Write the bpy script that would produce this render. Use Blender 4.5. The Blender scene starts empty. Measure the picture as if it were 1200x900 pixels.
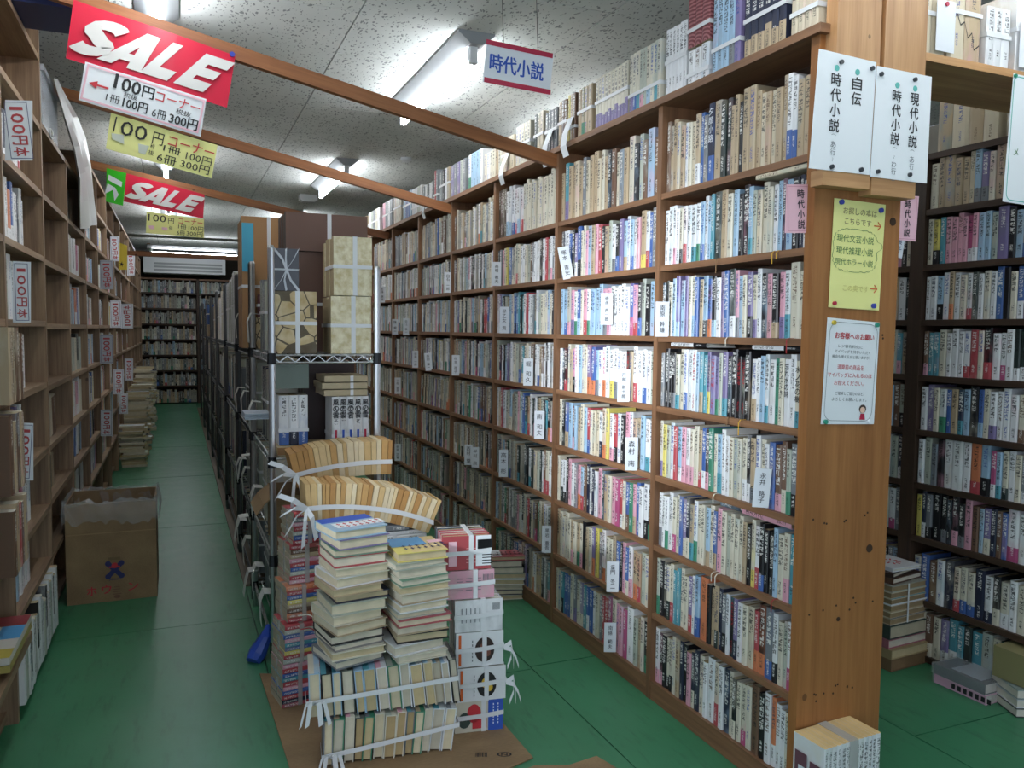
import bpy, math, random
import numpy as np
from mathutils import Matrix, Vector

SC = bpy.context.scene
COL = SC.collection
rnd = random.Random(7)

# ------------------------------------------------------------------ camera
FPX = 940.0                     # focal length in pixels of the 1200x900 frame
CAMH = 1.25                      # lens height
def _axes():
    vp, r = (206.0, 383.0), .011
    y = Vector(((vp[0]-600)/FPX, -(vp[1]-450)/FPX, -1)).normalized()
    z = Vector((1, -r, 0)).cross(y).normalized()
    if z.y < 0: z = -z
    x = y.cross(z)
    return Matrix((x, y, z))
RC = _axes()
cam = bpy.data.cameras.new('camera'); cam.sensor_width = 36; cam.lens = FPX/1200*36
cam.clip_start = .02
camo = bpy.data.objects.new('camera', cam); COL.objects.link(camo)
camo.matrix_world = Matrix.Translation((0, 0, CAMH)) @ RC.to_4x4()
SC.camera = camo

# ------------------------------------------------------------------ world, added light, exposure
w = bpy.data.worlds.new('world'); SC.world = w; w.use_nodes = True
w.node_tree.nodes['Background'].inputs[0].default_value = (.62, .72, .85, 1)
w.node_tree.nodes['Background'].inputs[1].default_value = 1.25
SC.view_settings.view_transform = 'Standard'; SC.view_settings.look = 'None'
SC.view_settings.gamma = 1; SC.view_settings.use_curve_mapping = False
SC.view_settings.exposure = 0.2
TUBE = 44.0                   # emission of the fluorescent tubes
def area(name, loc, target, sx, sy, power, color, spread=180):
    l = bpy.data.lights.new(name, 'AREA'); l.shape = 'RECTANGLE'; l.size = sx; l.size_y = sy
    l.energy = power; l.color = color; l.spread = math.radians(spread)
    o = bpy.data.objects.new(name, l); COL.objects.link(o); o.location = loc
    o.rotation_euler = (Vector(target)-Vector(loc)).to_track_quat('-Z', 'Y').to_euler()
# unseen narrow light added on the left to brighten the tall bookcase's middle shelves
area('added_fill_light', (-1.9, 1.0, 1.55), (1.47, 2.62, 1.16), .5, .2, 6, (.86, .93, 1), 32)  # added unseen light aimed at the tall bookcase

# ------------------------------------------------------------------ pixel rays onto real planes
def _ray(px, py): return RC @ Vector(((px-600)/FPX, -(py-450)/FPX, -1))
def at_x(px, py, X): d = _ray(px, py); return Vector((0, 0, CAMH)) + d*(X/d.x)
def at_y(px, py, Y): d = _ray(px, py); return Vector((0, 0, CAMH)) + d*(Y/d.y)
def at_z(px, py, Z): d = _ray(px, py); return Vector((0, 0, CAMH)) + d*((Z-CAMH)/d.z)
def proj(p):
    c = RC.transposed() @ (Vector(p)-Vector((0, 0, CAMH)))
    if c.z > -.05: return None
    return (600+FPX*c.x/-c.z, 450-FPX*c.y/-c.z)

# ------------------------------------------------------------------ materials
def lin(c): return tuple((x/12.92 if x <= .04045 else ((x+.055)/1.055)**2.4) for x in c)
def hx(s): return lin(tuple(int(s[i:i+2], 16)/255 for i in (0, 2, 4)))
MATS = {}
class NT:
    def __init__(s, m): s.t = m.node_tree; s.n = s.t.nodes; s.l = s.t.links
    def new(s, kind, **kw):
        n = s.n.new(kind)
        for k, v in kw.items():
            if k.startswith('i_'):
                key = k[2:]; key = int(key) if key.isdigit() else key
                n.inputs[key].default_value = v
            else: setattr(n, k, v)
        return n
    def link(s, a, b): s.l.new(a, b)
    def math(s, op, a, b=None, clamp=False):
        n = s.new('ShaderNodeMath', operation=op); n.use_clamp = clamp
        for i, x in enumerate((a, b)):
            if x is None: continue
            if isinstance(x, (int, float)): n.inputs[i].default_value = x
            else: s.link(x, n.inputs[i])
        return n.outputs[0]
    def mix(s, f, a, b):
        n = s.new('ShaderNodeMix', data_type='RGBA')
        for i, x in ((0, f), (6, a), (7, b)):
            if isinstance(x, (int, float)): n.inputs[i].default_value = x
            elif isinstance(x, tuple): n.inputs[i].default_value = (*x[:3], 1)
            else: s.link(x, n.inputs[i])
        return n.outputs[2]
    def comb(s, x, y, z):
        n = s.new('ShaderNodeCombineXYZ')
        for i, v in enumerate((x, y, z)):
            if isinstance(v, (int, float)): n.inputs[i].default_value = v
            else: s.link(v, n.inputs[i])
        return n.outputs[0]
    def noise(s, vec, scale, detail=2, rough=.5):
        n = s.new('ShaderNodeTexNoise'); n.inputs['Scale'].default_value = scale
        n.inputs['Detail'].default_value = detail; n.inputs['Roughness'].default_value = rough
        if vec is not None: s.link(vec, n.inputs['Vector'])
        return n.outputs[0]
    def ramp(s, f, *stops):
        n = s.new('ShaderNodeValToRGB'); e = n.color_ramp.elements
        while len(e) < len(stops): e.new(.5)
        for el, (p, c) in zip(e, stops): el.position = p; el.color = (*c[:3], 1)
        s.link(f, n.inputs[0]); return n.outputs[0]
def mat(name, color=(.5, .5, .5), rough=.5, metal=0, emit=0, alpha=1, trans=0, spec=.5):
    if name in MATS: return MATS[name]
    m = bpy.data.materials.new(name); m.use_nodes = True; MATS[name] = m
    b = m.node_tree.nodes['Principled BSDF']
    b.inputs['Base Color'].default_value = (*color[:3], 1); b.inputs['Roughness'].default_value = rough
    b.inputs['Metallic'].default_value = metal; b.inputs['Specular IOR Level'].default_value = spec
    if emit: b.inputs['Emission Color'].default_value = (*color[:3], 1); b.inputs['Emission Strength'].default_value = emit
    b.inputs['Alpha'].default_value = alpha; b.inputs['Transmission Weight'].default_value = trans
    return m
def bsdf(m): return m.node_tree.nodes['Principled BSDF']
def wood(name, dark, light, rough=.55, gscale=1.0):
    m = mat(name, light, rough); t = NT(m)
    uv = t.new('ShaderNodeTexCoord').outputs['UV']
    r = t.new('ShaderNodeObjectInfo').outputs['Random']
    sep = t.new('ShaderNodeSeparateXYZ'); t.link(uv, sep.inputs[0])
    v = t.comb(t.math('ADD', t.math('MULTIPLY', sep.outputs[0], 1.6*gscale), t.math('MULTIPLY', r, 50)), t.math('MULTIPLY', sep.outputs[1], 34*gscale), 0)
    n = t.noise(v, 1.0, 4, .6)
    v2 = t.comb(t.math('MULTIPLY', sep.outputs[0], 8), t.math('MULTIPLY', sep.outputs[1], 160), r)
    n2 = t.noise(v2, 1.0, 2)
    f = t.math('ADD', t.math('MULTIPLY', n, .8), t.math('MULTIPLY', n2, .25))
    c = t.ramp(f, (.32, dark), (.72, light))
    kn = t.new('ShaderNodeTexVoronoi'); kn.inputs['Scale'].default_value = 5
    vk = t.comb(t.math('ADD', t.math('MULTIPLY', sep.outputs[0], .8), t.math('MULTIPLY', r, 31)), sep.outputs[1], r); t.link(vk, kn.inputs['Vector'])
    k = t.math('LESS_THAN', kn.outputs['Distance'], .045)
    c = t.mix(t.math('MULTIPLY', k, .7), c, tuple(x*.35 for x in dark))
    tone = t.math('ADD', .88, t.math('MULTIPLY', r, .22))
    hsv = t.new('ShaderNodeHueSaturation'); t.link(tone, hsv.inputs['Value']); t.link(c, hsv.inputs['Color'])
    t.link(hsv.outputs[0], bsdf(m).inputs['Base Color'])
    bp = t.new('ShaderNodeBump'); bp.inputs['Strength'].default_value = .15; bp.inputs['Distance'].default_value = .002
    t.link(f, bp.inputs['Height']); t.link(bp.outputs[0], bsdf(m).inputs['Normal'])
    return m
WOOD = wood('shelf_wood', hx('6b4a33'), hx('9a7050'))
WOODE = wood('end_panel_wood', hx('855226'), hx('aa7340'), gscale=.7)
WOODL = wood('pale_plank_wood', hx('a07248'), hx('c79a6b'), gscale=.8)
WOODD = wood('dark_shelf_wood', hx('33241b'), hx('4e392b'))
WOODW = wood('worn_left_wood', hx('6a5140'), hx('a58a6c'))
WOODB = wood('left_back_wood', hx('4d3629'), hx('6f5342'))
BEAM = wood('beam_wood', hx('7a492a'), hx('a46b40'))
def edge_mix():                                                    # page edges: fine leaves, yellowed
    m = mat('page_edges', hx('e2d8c0'), .8); t = NT(m)
    uv = t.new('ShaderNodeTexCoord').outputs['UV']; sep = t.new('ShaderNodeSeparateXYZ'); t.link(uv, sep.inputs[0])
    at = t.new('ShaderNodeAttribute', attribute_name='c_base').outputs['Color']
    n = t.noise(t.comb(t.math('MULTIPLY', sep.outputs[0], 1400), t.math('MULTIPLY', sep.outputs[1], 6), 0), 1, 3, .7)
    n2 = t.noise(uv, 22, 2)
    f = t.math('ADD', t.math('MULTIPLY', n, .7), t.math('MULTIPLY', n2, .5))
    hsv = t.new('ShaderNodeHueSaturation'); t.link(at, hsv.inputs['Color'])
    t.link(t.math('ADD', .45, t.math('MULTIPLY', f, .78)), hsv.inputs['Value'])
    t.link(hsv.outputs[0], bsdf(m).inputs['Base Color'])
    return m
PAGE = edge_mix()
def cover_mat():                                                   # printed jackets: colours and print come from each book's own attributes
    m = mat('book_jacket', (.8, .8, .8), .42); t = NT(m)
    A = lambda n: t.new('ShaderNodeAttribute', attribute_name=n)
    base, ink, band, prm = A('c_base'), A('c_ink'), A('c_band'), A('c_prm')
    sp = t.new('ShaderNodeSeparateXYZ'); t.link(prm.outputs['Vector'], sp.inputs[0])
    seed, gl, bf = sp.outputs; on = prm.outputs['Alpha']
    h = base.outputs['Alpha']
    uv = t.new('ShaderNodeTexCoord').outputs['UV']; su = t.new('ShaderNodeSeparateXYZ'); t.link(uv, su.inputs[0])
    u, v = su.outputs[0], su.outputs[1]
    wv = t.math('SUBTRACT', h, v)
    wn = t.math('DIVIDE', wv, h)
    low = t.math('GREATER_THAN', wn, t.math('ADD', .62, t.math('MULTIPLY', seed, .012)))
    g = t.math('MULTIPLY', gl, t.math('SUBTRACT', 1, t.math('MULTIPLY', low, .38)))
    q = t.math('DIVIDE', wv, g); cell = t.math('FLOOR', q); fv = t.math('FRACT', q)
    fu = t.math('ADD', t.math('DIVIDE', u, g), .5)
    def box01(x, a, b): return t.math('MULTIPLY', t.math('GREATER_THAN', x, a), t.math('LESS_THAN', x, b))
    mask = t.math('MULTIPLY', box01(fu, .06, .94), box01(fv, .08, .92))
    tend = t.math('ADD', .38, t.math('MULTIPLY', t.math('FRACT', t.math('MULTIPLY', seed, 3.7)), .22))
    title = box01(wn, .05, tend); auth = box01(wn, .72, t.math('ADD', .83, t.math('MULTIPLY', t.math('FRACT', t.math('MULTIPLY', seed, 7.1)), .12)))
    mask = t.math('MULTIPLY', mask, t.math('MAXIMUM', title, auth))
    cz = t.math('ADD', t.math('MULTIPLY', cell, 3.17), t.math('MULTIPLY', seed, 41))
    n1 = t.noise(t.comb(t.math('MULTIPLY', fu, 1.3), t.math('MULTIPLY', fv, 5.5), cz), 1, 0)
    n2 = t.noise(t.comb(t.math('MULTIPLY', fu, 5.0), t.math('MULTIPLY', fv, 1.4), t.math('ADD', cz, 9.3)), 1, 0)
    stroke = t.math('MAXIMUM', t.math('GREATER_THAN', n1, .565), t.math('GREATER_THAN', n2, .585))
    glyph = t.math('MULTIPLY', mask, stroke)
    cl = t.noise(t.comb(t.math('MULTIPLY', u, 30), t.math('MULTIPLY', v, 14), t.math('MULTIPLY', seed, 77)), 1, 3)
    amt = t.math('MULTIPLY', t.math('MULTIPLY', t.math('SUBTRACT', cl, .45, True), 2.2, True), t.math('GREATER_THAN', t.math('FRACT', t.math('MULTIPLY', seed, 11.3)), .45))
    col = t.mix(t.math('MULTIPLY', amt, .7), base.outputs['Color'], band.outputs['Color'])
    isb = t.math('LESS_THAN', v, t.math('MULTIPLY', bf, h))
    col = t.mix(isb, col, band.outputs['Color'])
    lum = t.new('ShaderNodeRGBToBW'); t.link(band.outputs['Color'], lum.inputs[0])
    binkv = t.math('LESS_THAN', lum.outputs[0], .18)
    bink = t.mix(binkv, (.03, .03, .03), (.8, .8, .78))
    ik = t.mix(isb, ink.outputs['Color'], bink)
    col = t.mix(t.math('MULTIPLY', t.math('MULTIPLY', glyph, on), .82), col, ik)
    t.link(col, bsdf(m).inputs['Base Color'])
    return m
COVER = cover_mat()
WHITE = mat('white_paper', hx('e9edf0'), .6)
CARD = mat('white_card', hx('e4e8ee'), .5)
INK = mat('black_ink', (.012, .012, .014), .6)
GREYI = mat('grey_ink', hx('6f7479'), .7)
REDI = mat('red_ink', hx('c8323c'), .6)
BLUEI = mat('blue_ink', hx('2f57b8'), .6)
NAVYI = mat('navy_ink', hx('2b2f66'), .6)
GREENI = mat('green_ink', hx('4f7d4a'), .6)
ORANGEI = mat('orange_ink', hx('d9652f'), .6)
TEALI = mat('teal_ink', hx('5fb5ac'), .6)
BROWNI = mat('brown_ink', hx('8a7d62'), .7)
PINK = mat('pink_paper', hx('eebfcb'), .6)
YELLOW = mat('yellow_paper', hx('efec9a'), .6)
SALER = mat('banner_red_vinyl', hx('d3203f'), .32)
SIGNRED = mat('sign_red', hx('b81f45'), .45)
LIME = mat('lime_board', hx('35c01c'), .4)
CHROME = mat('chrome_wire', hx('c4c6c8'), .28, 1)
DARKM = mat('dark_metal', hx('2c2e31'), .4, .7)
ROPE = mat('white_tape', hx('dfe0e2'), .35)
CLEAR = mat('clear_plastic', (.93, .95, .97), .1, 0, 0, .2)
CLEAR2 = mat('milky_plastic', (.75, .8, .86), .15, 0, 0, .5)
REFL = mat('toned_down_reflector', hx('8f9396'), .5)  # white enamel darkened in colour to offset the tube's glare
ENAMEL = mat('white_enamel', hx('d6dade'), .35)
TUBEM = mat('fluorescent_tube', (.93, .97, 1), .3, 0, TUBE)
NAVYBOX = mat('navy_board', hx('1d2d63'), .5)
SHEET = mat('white_vinyl_sheet', hx('d2d4d3'), .4)
TEALP = mat('teal_paper', hx('4aa5c2'), .6)
MAROON = mat('maroon_box', hx('5b2a2f'), .5)
PINM = mat('dark_pin', hx('3a3d42'), .3)
PINB = mat('blue_pin', hx('3b48a8'), .3)
PING = mat('green_pin', hx('2f8f78'), .3)
STRINGM = mat('dark_string', hx('4a4a48'), .7)
def cardboard():
    m = mat('cardboard', hx('9a7a57'), .8); t = NT(m)
    uv = t.new('ShaderNodeTexCoord').outputs['UV']
    n = t.noise(uv, 6, 3); n2 = t.noise(uv, 180, 1)
    f = t.math('ADD', t.math('MULTIPLY', n, .8), t.math('MULTIPLY', n2, .2))
    t.link(t.ramp(f, (.3, hx('7d6347')), (.75, hx('a78b66'))), bsdf(m).inputs['Base Color']); return m
CARDB = cardboard()
def kraft():
    m = mat('gold_embossed_paper', hx('d6c99b'), .26); t = NT(m)
    uv = t.new('ShaderNodeTexCoord').outputs['UV']
    n = t.noise(uv, 30, 3, .6)
    bp = t.new('ShaderNodeBump'); bp.inputs['Strength'].default_value = 1.0; bp.inputs['Distance'].default_value = .008
    t.link(n, bp.inputs['Height']); t.link(bp.outputs[0], bsdf(m).inputs['Normal'])
    t.link(t.ramp(n, (.35, hx('cdbb8c')), (.65, hx('eee4c4'))), bsdf(m).inputs['Base Color']); return m
GOLD = kraft()
def manga():
    m = mat('manga_print_paper', hx('cbb58a'), .6); t = NT(m)
    uv = t.new('ShaderNodeTexCoord').outputs['UV']
    v = t.new('ShaderNodeTexVoronoi'); v.inputs['Scale'].default_value = 17; t.link(uv, v.inputs['Vector'])
    e = t.new('ShaderNodeTexVoronoi', feature='DISTANCE_TO_EDGE'); e.inputs['Scale'].default_value = 17; t.link(uv, e.inputs['Vector'])
    sp = t.new('ShaderNodeSeparateColor'); t.link(v.outputs['Color'], sp.inputs[0])
    dark = t.math('GREATER_THAN', sp.outputs[0], .8)
    ln = t.math('LESS_THAN', e.outputs['Distance'], .035)
    k = t.math('MAXIMUM', dark, ln)
    n = t.noise(uv, 25, 2)
    t.link(t.mix(t.math('MULTIPLY', k, .85), t.ramp(n, (.3, hx('b89b69')), (.7, hx('d8c6a0'))), hx('332a22')), bsdf(m).inputs['Base Color']); return m
MANGA = manga()
def floor_mat():
    m = mat('green_floor_paint', hx('2c6b48'), .35); t = NT(m)
    p = t.new('ShaderNodeNewGeometry').outputs['Position']
    n = t.noise(p, 1.3, 4, .6); n2 = t.noise(p, 9, 5, .65)
    mp = t.new('ShaderNodeMapping'); mp.inputs['Scale'].default_value = (28, 5, 1); t.link(p, mp.inputs[0])
    n3 = t.noise(mp.outputs[0], 1, 5, .7)
    c = t.ramp(t.math('ADD', t.math('MULTIPLY', n, .5), t.math('MULTIPLY', n2, .5)), (.3, hx('357a54')), (.7, hx('478d66')))
    sc = t.math('MULTIPLY', t.math('SUBTRACT', n3, .54, True), 4.0, True)
    c = t.mix(t.math('MULTIPLY', sc, .6), c, hx('173a2c'))
    # trodden track down the main aisle: greyish wear plus painted-in floor sheen
    sx = t.new('ShaderNodeSeparateXYZ'); t.link(p, sx.inputs[0])
    d = t.math('ABSOLUTE', t.math('SUBTRACT', sx.outputs[0], .03))
    wr = t.math('SUBTRACT', 1, t.math('MULTIPLY', d, 4.2), True)
    c = t.mix(t.math('MULTIPLY', t.math('MULTIPLY', wr, t.math('ADD', .25, n2)), .85), c, hx('6d9384'))
    t.link(c, bsdf(m).inputs['Base Color'])
    t.link(t.math('ADD', .22, t.math('MULTIPLY', n2, .35)), bsdf(m).inputs['Roughness'])
    bp = t.new('ShaderNodeBump'); bp.inputs['Strength'].default_value = .12; bp.inputs['Distance'].default_value = .004
    t.link(n2, bp.inputs['Height']); t.link(bp.outputs[0], bsdf(m).inputs['Normal']); return m
FLOORM = floor_mat()
def ceil_mat():
    m = mat('pitted_ceiling_board', hx('b4bab8'), .9); t = NT(m)
    p = t.new('ShaderNodeNewGeometry').outputs['Position']
    dn = t.new('ShaderNodeTexNoise'); dn.inputs['Scale'].default_value = 14; t.link(p, dn.inputs['Vector'])
    mp = t.new('ShaderNodeMapping'); mp.inputs['Scale'].default_value = (82, 34, 40); mp.inputs['Rotation'].default_value = (0, 0, .5)
    ad = t.new('ShaderNodeVectorMath', operation='MULTIPLY_ADD'); t.link(dn.outputs['Color'], ad.inputs[0]); ad.inputs[1].default_value = (.06, .06, .06); t.link(p, ad.inputs[2])
    t.link(ad.outputs[0], mp.inputs[0])
    v = t.new('ShaderNodeTexVoronoi'); v.inputs['Scale'].default_value = 1.0; t.link(mp.outputs[0], v.inputs['Vector'])
    sp = t.new('ShaderNodeSeparateColor'); t.link(v.outputs['Color'], sp.inputs[0])
    pit = t.math('LESS_THAN', v.outputs['Distance'], t.math('ADD', .08, t.math('MULTIPLY', sp.outputs[0], .34)))
    n = t.noise(p, 2.2, 3)
    base = t.ramp(n, (.3, hx('cfd4d2')), (.75, hx('e2e5e3')))
    t.link(t.mix(t.math('MULTIPLY', pit, .75), base, hx('6d7478')), bsdf(m).inputs['Base Color']); return m
CEILM = ceil_mat()
WALLM = mat('wall_board', hx('8e8a80'), .9)
SEAMM = mat('dark_seam_board', hx('474a4a'), .9)  # dark board behind the floor and ceiling panels, visible in the open joints

# ------------------------------------------------------------------ mesh building
class MB:
    def __init__(s): s.v = []; s.f = []; s.uv = []; s.mi = []; s.at = []
    def face(s, pts, mi=0, uv=None, at=None):
        b = len(s.v); s.v.extend(tuple(p) for p in pts); s.f.append(tuple(range(b, b+len(pts))))
        s.uv.append(uv or [(0, 0)]*len(pts)); s.mi.append(mi); s.at.append(at)
    def box(s, lo, hi, M=None, mi=0, at=None, skip=(), fm=None):
        lo, hi = Vector(lo), Vector(hi); dm = hi-lo
        L = max(range(3), key=lambda i: dm[i])
        for ax in range(3):
            a, b = [i for i in range(3) if i != ax]
            if b == L: ua, ub = b, a
            else: ua, ub = a, b
            for sd in (0, 1):
                if (ax, sd) in skip: continue
                q = []
                order = [(0, 0), (1, 0), (1, 1), (0, 1)]
                if (ax == 1) == (sd == 1): order.reverse()
                if ax == 1: order = order
                for i, j in order:
                    p = [0, 0, 0]; p[ax] = (hi if sd else lo)[ax]; p[a] = (hi if i else lo)[a]; p[b] = (hi if j else lo)[b]; q.append(Vector(p))
                n = (q[1]-q[0]).cross(q[2]-q[0])
                if (n[ax] > 0) != (sd == 1): q.reverse()
                uv = [(p[ua], p[ub]) for p in q]
                if M is not None: q = [M @ p for p in q]
                s.face(q, (fm or {}).get((ax, sd), mi), uv, at)
    def tube(s, pts, r, n=6, mi=0, caps=True):
        pts = [Vector(p) for p in pts]; rings = []
        for i, p in enumerate(pts):
            t = (pts[min(i+1, len(pts)-1)]-pts[max(i-1, 0)]).normalized()
            a = t.orthogonal().normalized(); b = t.cross(a)
            rr = r[i] if isinstance(r, (list, tuple)) else r
            rings.append([p+a*math.cos(k*2*math.pi/n)*rr+b*math.sin(k*2*math.pi/n)*rr for k in range(n)])
        for i in range(1, len(rings)):
            a, b = rings[i-1], rings[i]
            if (b[0]-a[0]).length > (b[1]-a[0]).length+1e-6:
                k = min(range(n), key=lambda q: (b[q]-a[0]).length); rings[i] = b = b[k:]+b[:k]
        for a, b in zip(rings, rings[1:]):
            for k in range(n): s.face([a[k], a[(k+1) % n], b[(k+1) % n], b[k]], mi)
        if caps: s.face(rings[0][::-1], mi); s.face(rings[-1], mi)
    def disc(s, c, nrm, r, th=.002, n=12, mi=0):
        nrm = Vector(nrm).normalized(); s.tube([Vector(c), Vector(c)+nrm*th], r, n, mi)
    def strip(s, pts, width_vec, th=.0015, mi=0):
        """a bent ribbon through pts; width_vec is the full width"""
        pts = [Vector(p) for p in pts]; wv = Vector(width_vec)*.5
        for a, b in zip(pts, pts[1:]):
            n = (b-a).cross(wv).normalized()*th*.5
            c = [a-wv-n, a+wv-n, b+wv-n, b-wv-n, a-wv+n, a+wv+n, b+wv+n, b-wv+n]
            for q in ((0, 1, 2, 3), (7, 6, 5, 4), (0, 4, 5, 1), (1, 5, 6, 2), (2, 6, 7, 3), (3, 7, 4, 0)): s.face([c[i] for i in q], mi)
    def build(s, name, mats, parent=None, loc=None, matrix=None, smooth=False, **props):
        if not isinstance(mats, (list, tuple)): mats = [mats]
        me = bpy.data.meshes.new(name)
        off = Vector((0, 0, 0))
        if loc is not None: off = Vector(loc)
        elif parent is not None and parent.get('_o') is not None: off = Vector(parent['_o'])
        vv = [(p[0]-off.x, p[1]-off.y, p[2]-off.z) for p in s.v]
        me.from_pydata(vv, [], s.f)
        for m in mats: me.materials.append(m)
        if len(mats) > 1: me.polygons.foreach_set('material_index', s.mi)
        ul = me.uv_layers.new(name='UVMap'); ul.data.foreach_set('uv', [c for q in s.uv for p in q for c in p])
        if any(a is not None for a in s.at):
            d = ((.5,)*4,)*4
            for k, nm in enumerate(('c_base', 'c_ink', 'c_band', 'c_prm')):
                at = me.attributes.new(nm, 'FLOAT_COLOR', 'FACE')
                at.data.foreach_set('color', [c for a in s.at for c in (a or d)[k]])
        if smooth: me.polygons.foreach_set('use_smooth', [True]*len(s.f))
        me.update()
        o = bpy.data.objects.new(name, me); COL.objects.link(o)
        if parent is not None: o.parent = parent
        if loc is not None and parent is None: o.location = loc
        if matrix is not None: o.matrix_local = matrix
        for k, x in props.items(): o[k] = x
        return o
def thing(name, label, cat, loc=(0, 0, 0), group=None, kind=None):
    o = bpy.data.objects.new(name, None); COL.objects.link(o); o.location = loc; o['_o'] = list(loc)
    o.empty_display_size = .05
    if label: o['label'] = label; o['category'] = cat
    if group: o['group'] = group
    if kind: o['kind'] = kind
    return o
def tag(o, label, cat, group=None):
    o['label'] = label; o['category'] = cat
    if group: o['group'] = group
    return o
def bx(name, lo, hi, m, parent=None, M=None, **kw):
    b = MB(); b.box(lo, hi, M); return b.build(name, m, parent, **kw)
def frame(ax, ay, az, o):
    m = Matrix.Identity(4)
    for i, a in enumerate((ax, ay, az)):
        a = Vector(a)
        for k in range(3): m[k][i] = a[k]
    for k in range(3): m[k][3] = o[k]
    return m
def rotz(a): return Matrix.Rotation(a, 4, 'Z')

# ------------------------------------------------------------------ lettering (Blender's built-in font)
_TX = {}
def text_mesh(s, bold=0.0, shear=0.0, ls=1.0):
    key = (s, bold, shear, ls)
    if key in _TX: return _TX[key]
    c = bpy.data.curves.new('lettering', 'FONT'); c.body = s; c.size = 1; c.align_x = 'CENTER'; c.align_y = 'CENTER'
    c.offset = bold; c.shear = shear; c.space_line = ls; c.resolution_u = 2
    o = bpy.data.objects.new('lettering', c); COL.objects.link(o)
    dg = bpy.context.evaluated_depsgraph_get(); dg.update()
    me = o.evaluated_get(dg).to_mesh()
    v = [tuple(p.co) for p in me.vertices]; f = [tuple(p.vertices) for p in me.polygons]
    o.evaluated_get(dg).to_mesh_clear()
    bpy.data.objects.remove(o); bpy.data.curves.remove(c)
    if v:
        xs = [p[0] for p in v]; ys = [p[1] for p in v]
        cx, cy = (min(xs)+max(xs))/2, (min(ys)+max(ys))/2
        v = [(p[0]-cx, p[1]-cy, 0) for p in v]; w_, h_ = max(xs)-min(xs), max(ys)-min(ys)
    else: w_ = h_ = 1
    _TX[key] = (v, f, w_, h_); return _TX[key]
def add_text(b, M, s, cx, cy, w, h, bold=0., shear=0., rot=0., mi=0, z=.0009):
    """text filling a w x h box centred on (cx,cy) of the plane M (x right, y up, z towards the viewer)"""
    v, f, w_, h_ = text_mesh(s, 0.0, shear)
    if bold:                                                       # heavier strokes: the glyphs again, shifted a little
        e = bold*(h if h else w*h_/w_)*(1.0/max(h_, .6))*.9
        for i, (ex, ey) in enumerate(((-e, -e*.5), (e, -e*.5), (0, e*.6))): add_text(b, M, s, cx+ex, cy+ey, w, h, 0, shear, rot, mi, z-.00012*(i+1))
    cr, sr = math.cos(rot), math.sin(rot)
    sx = (w/w_) if w else (h/h_); sy = (h/h_) if h else (w/w_)
    base = len(b.v)
    for p in v:
        x, y = p[0]*sx, p[1]*sy
        b.v.append(tuple(M @ Vector((cx+x*cr-y*sr, cy+x*sr+y*cr, z))))
    for q in f:
        b.f.append(tuple(base+i for i in q)); b.uv.append([(0, 0)]*len(q)); b.mi.append(mi); b.at.append(None)
def add_vtext(b, M, s, cx, top, size, gap=1.12, bold=0., mi=0, z=.0009, w=None):
    """vertical Japanese: one character under another"""
    y = top-size*.5
    for ch in s:
        if ch == ' ': y -= size*.75; continue
        if ch in '（）〜ー(': add_text(b, M, ch, cx, y+(size*.3 if ch == '（' else -size*.3 if ch == '）' else 0), 0, size*.85 if ch not in '〜ー' else size*.16, bold, 0, -math.pi/2, mi, z)
        elif ch == '一': add_text(b, M, ch, cx, y, (w or size)*.9, size*.1, bold, 0, 0, mi, z)
        else: add_text(b, M, ch, cx, y, (w or size)*.94, size*.94, bold, 0, 0, mi, z)
        y -= size*gap
def sale_letter(ch):
    """heavy block letter as quads in a unit square"""
    if ch == 'L': return [[(0, 0), (.38, 0), (.38, 1), (0, 1)], [(.38, 0), (1, 0), (1, .29), (.38, .29)]]
    if ch == 'E': return [[(0, 0), (.36, 0), (.36, 1), (0, 1)], [(.36, 0), (1, 0), (1, .27), (.36, .27)], [(.36, .385), (.93, .385), (.93, .63), (.36, .63)], [(.36, .74), (1, .74), (1, 1), (.36, 1)]]
    if ch == 'A': return [[(0, 0), (.33, 0), (.5, .60), (.36, 1)], [(.67, 0), (1, 0), (.68, 1), (.5, .60)], [(.36, 1), (.5, .60), (.68, 1)], [(.378, .17), (.622, .17), (.565, .37), (.435, .37)]]
    P = []
    for k in range(0, 9): a_ = math.radians(20+k*27.5); P.append((.5+.36*math.cos(a_), .725+.155*math.sin(a_)))
    for k in range(0, 9): a_ = math.radians(70-k*27.5); P.append((.5+.36*math.cos(a_), .275+.155*math.sin(a_)))
    Q = []; wd = .16; n = len(P)
    L, R = [], []
    for i, p in enumerate(P):
        a_, b_ = P[max(i-1, 0)], P[min(i+1, n-1)]; dx, dy = b_[0]-a_[0], b_[1]-a_[1]; l = math.hypot(dx, dy); nx, ny = -dy/l, dx/l
        ww = wd*(1.0+.0*i); L.append((p[0]+nx*ww, p[1]+ny*ww*.82)); R.append((p[0]-nx*ww, p[1]-ny*ww*.82))
    for i in range(n-1): Q.append([R[i], R[i+1], L[i+1], L[i]])
    return Q
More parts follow.
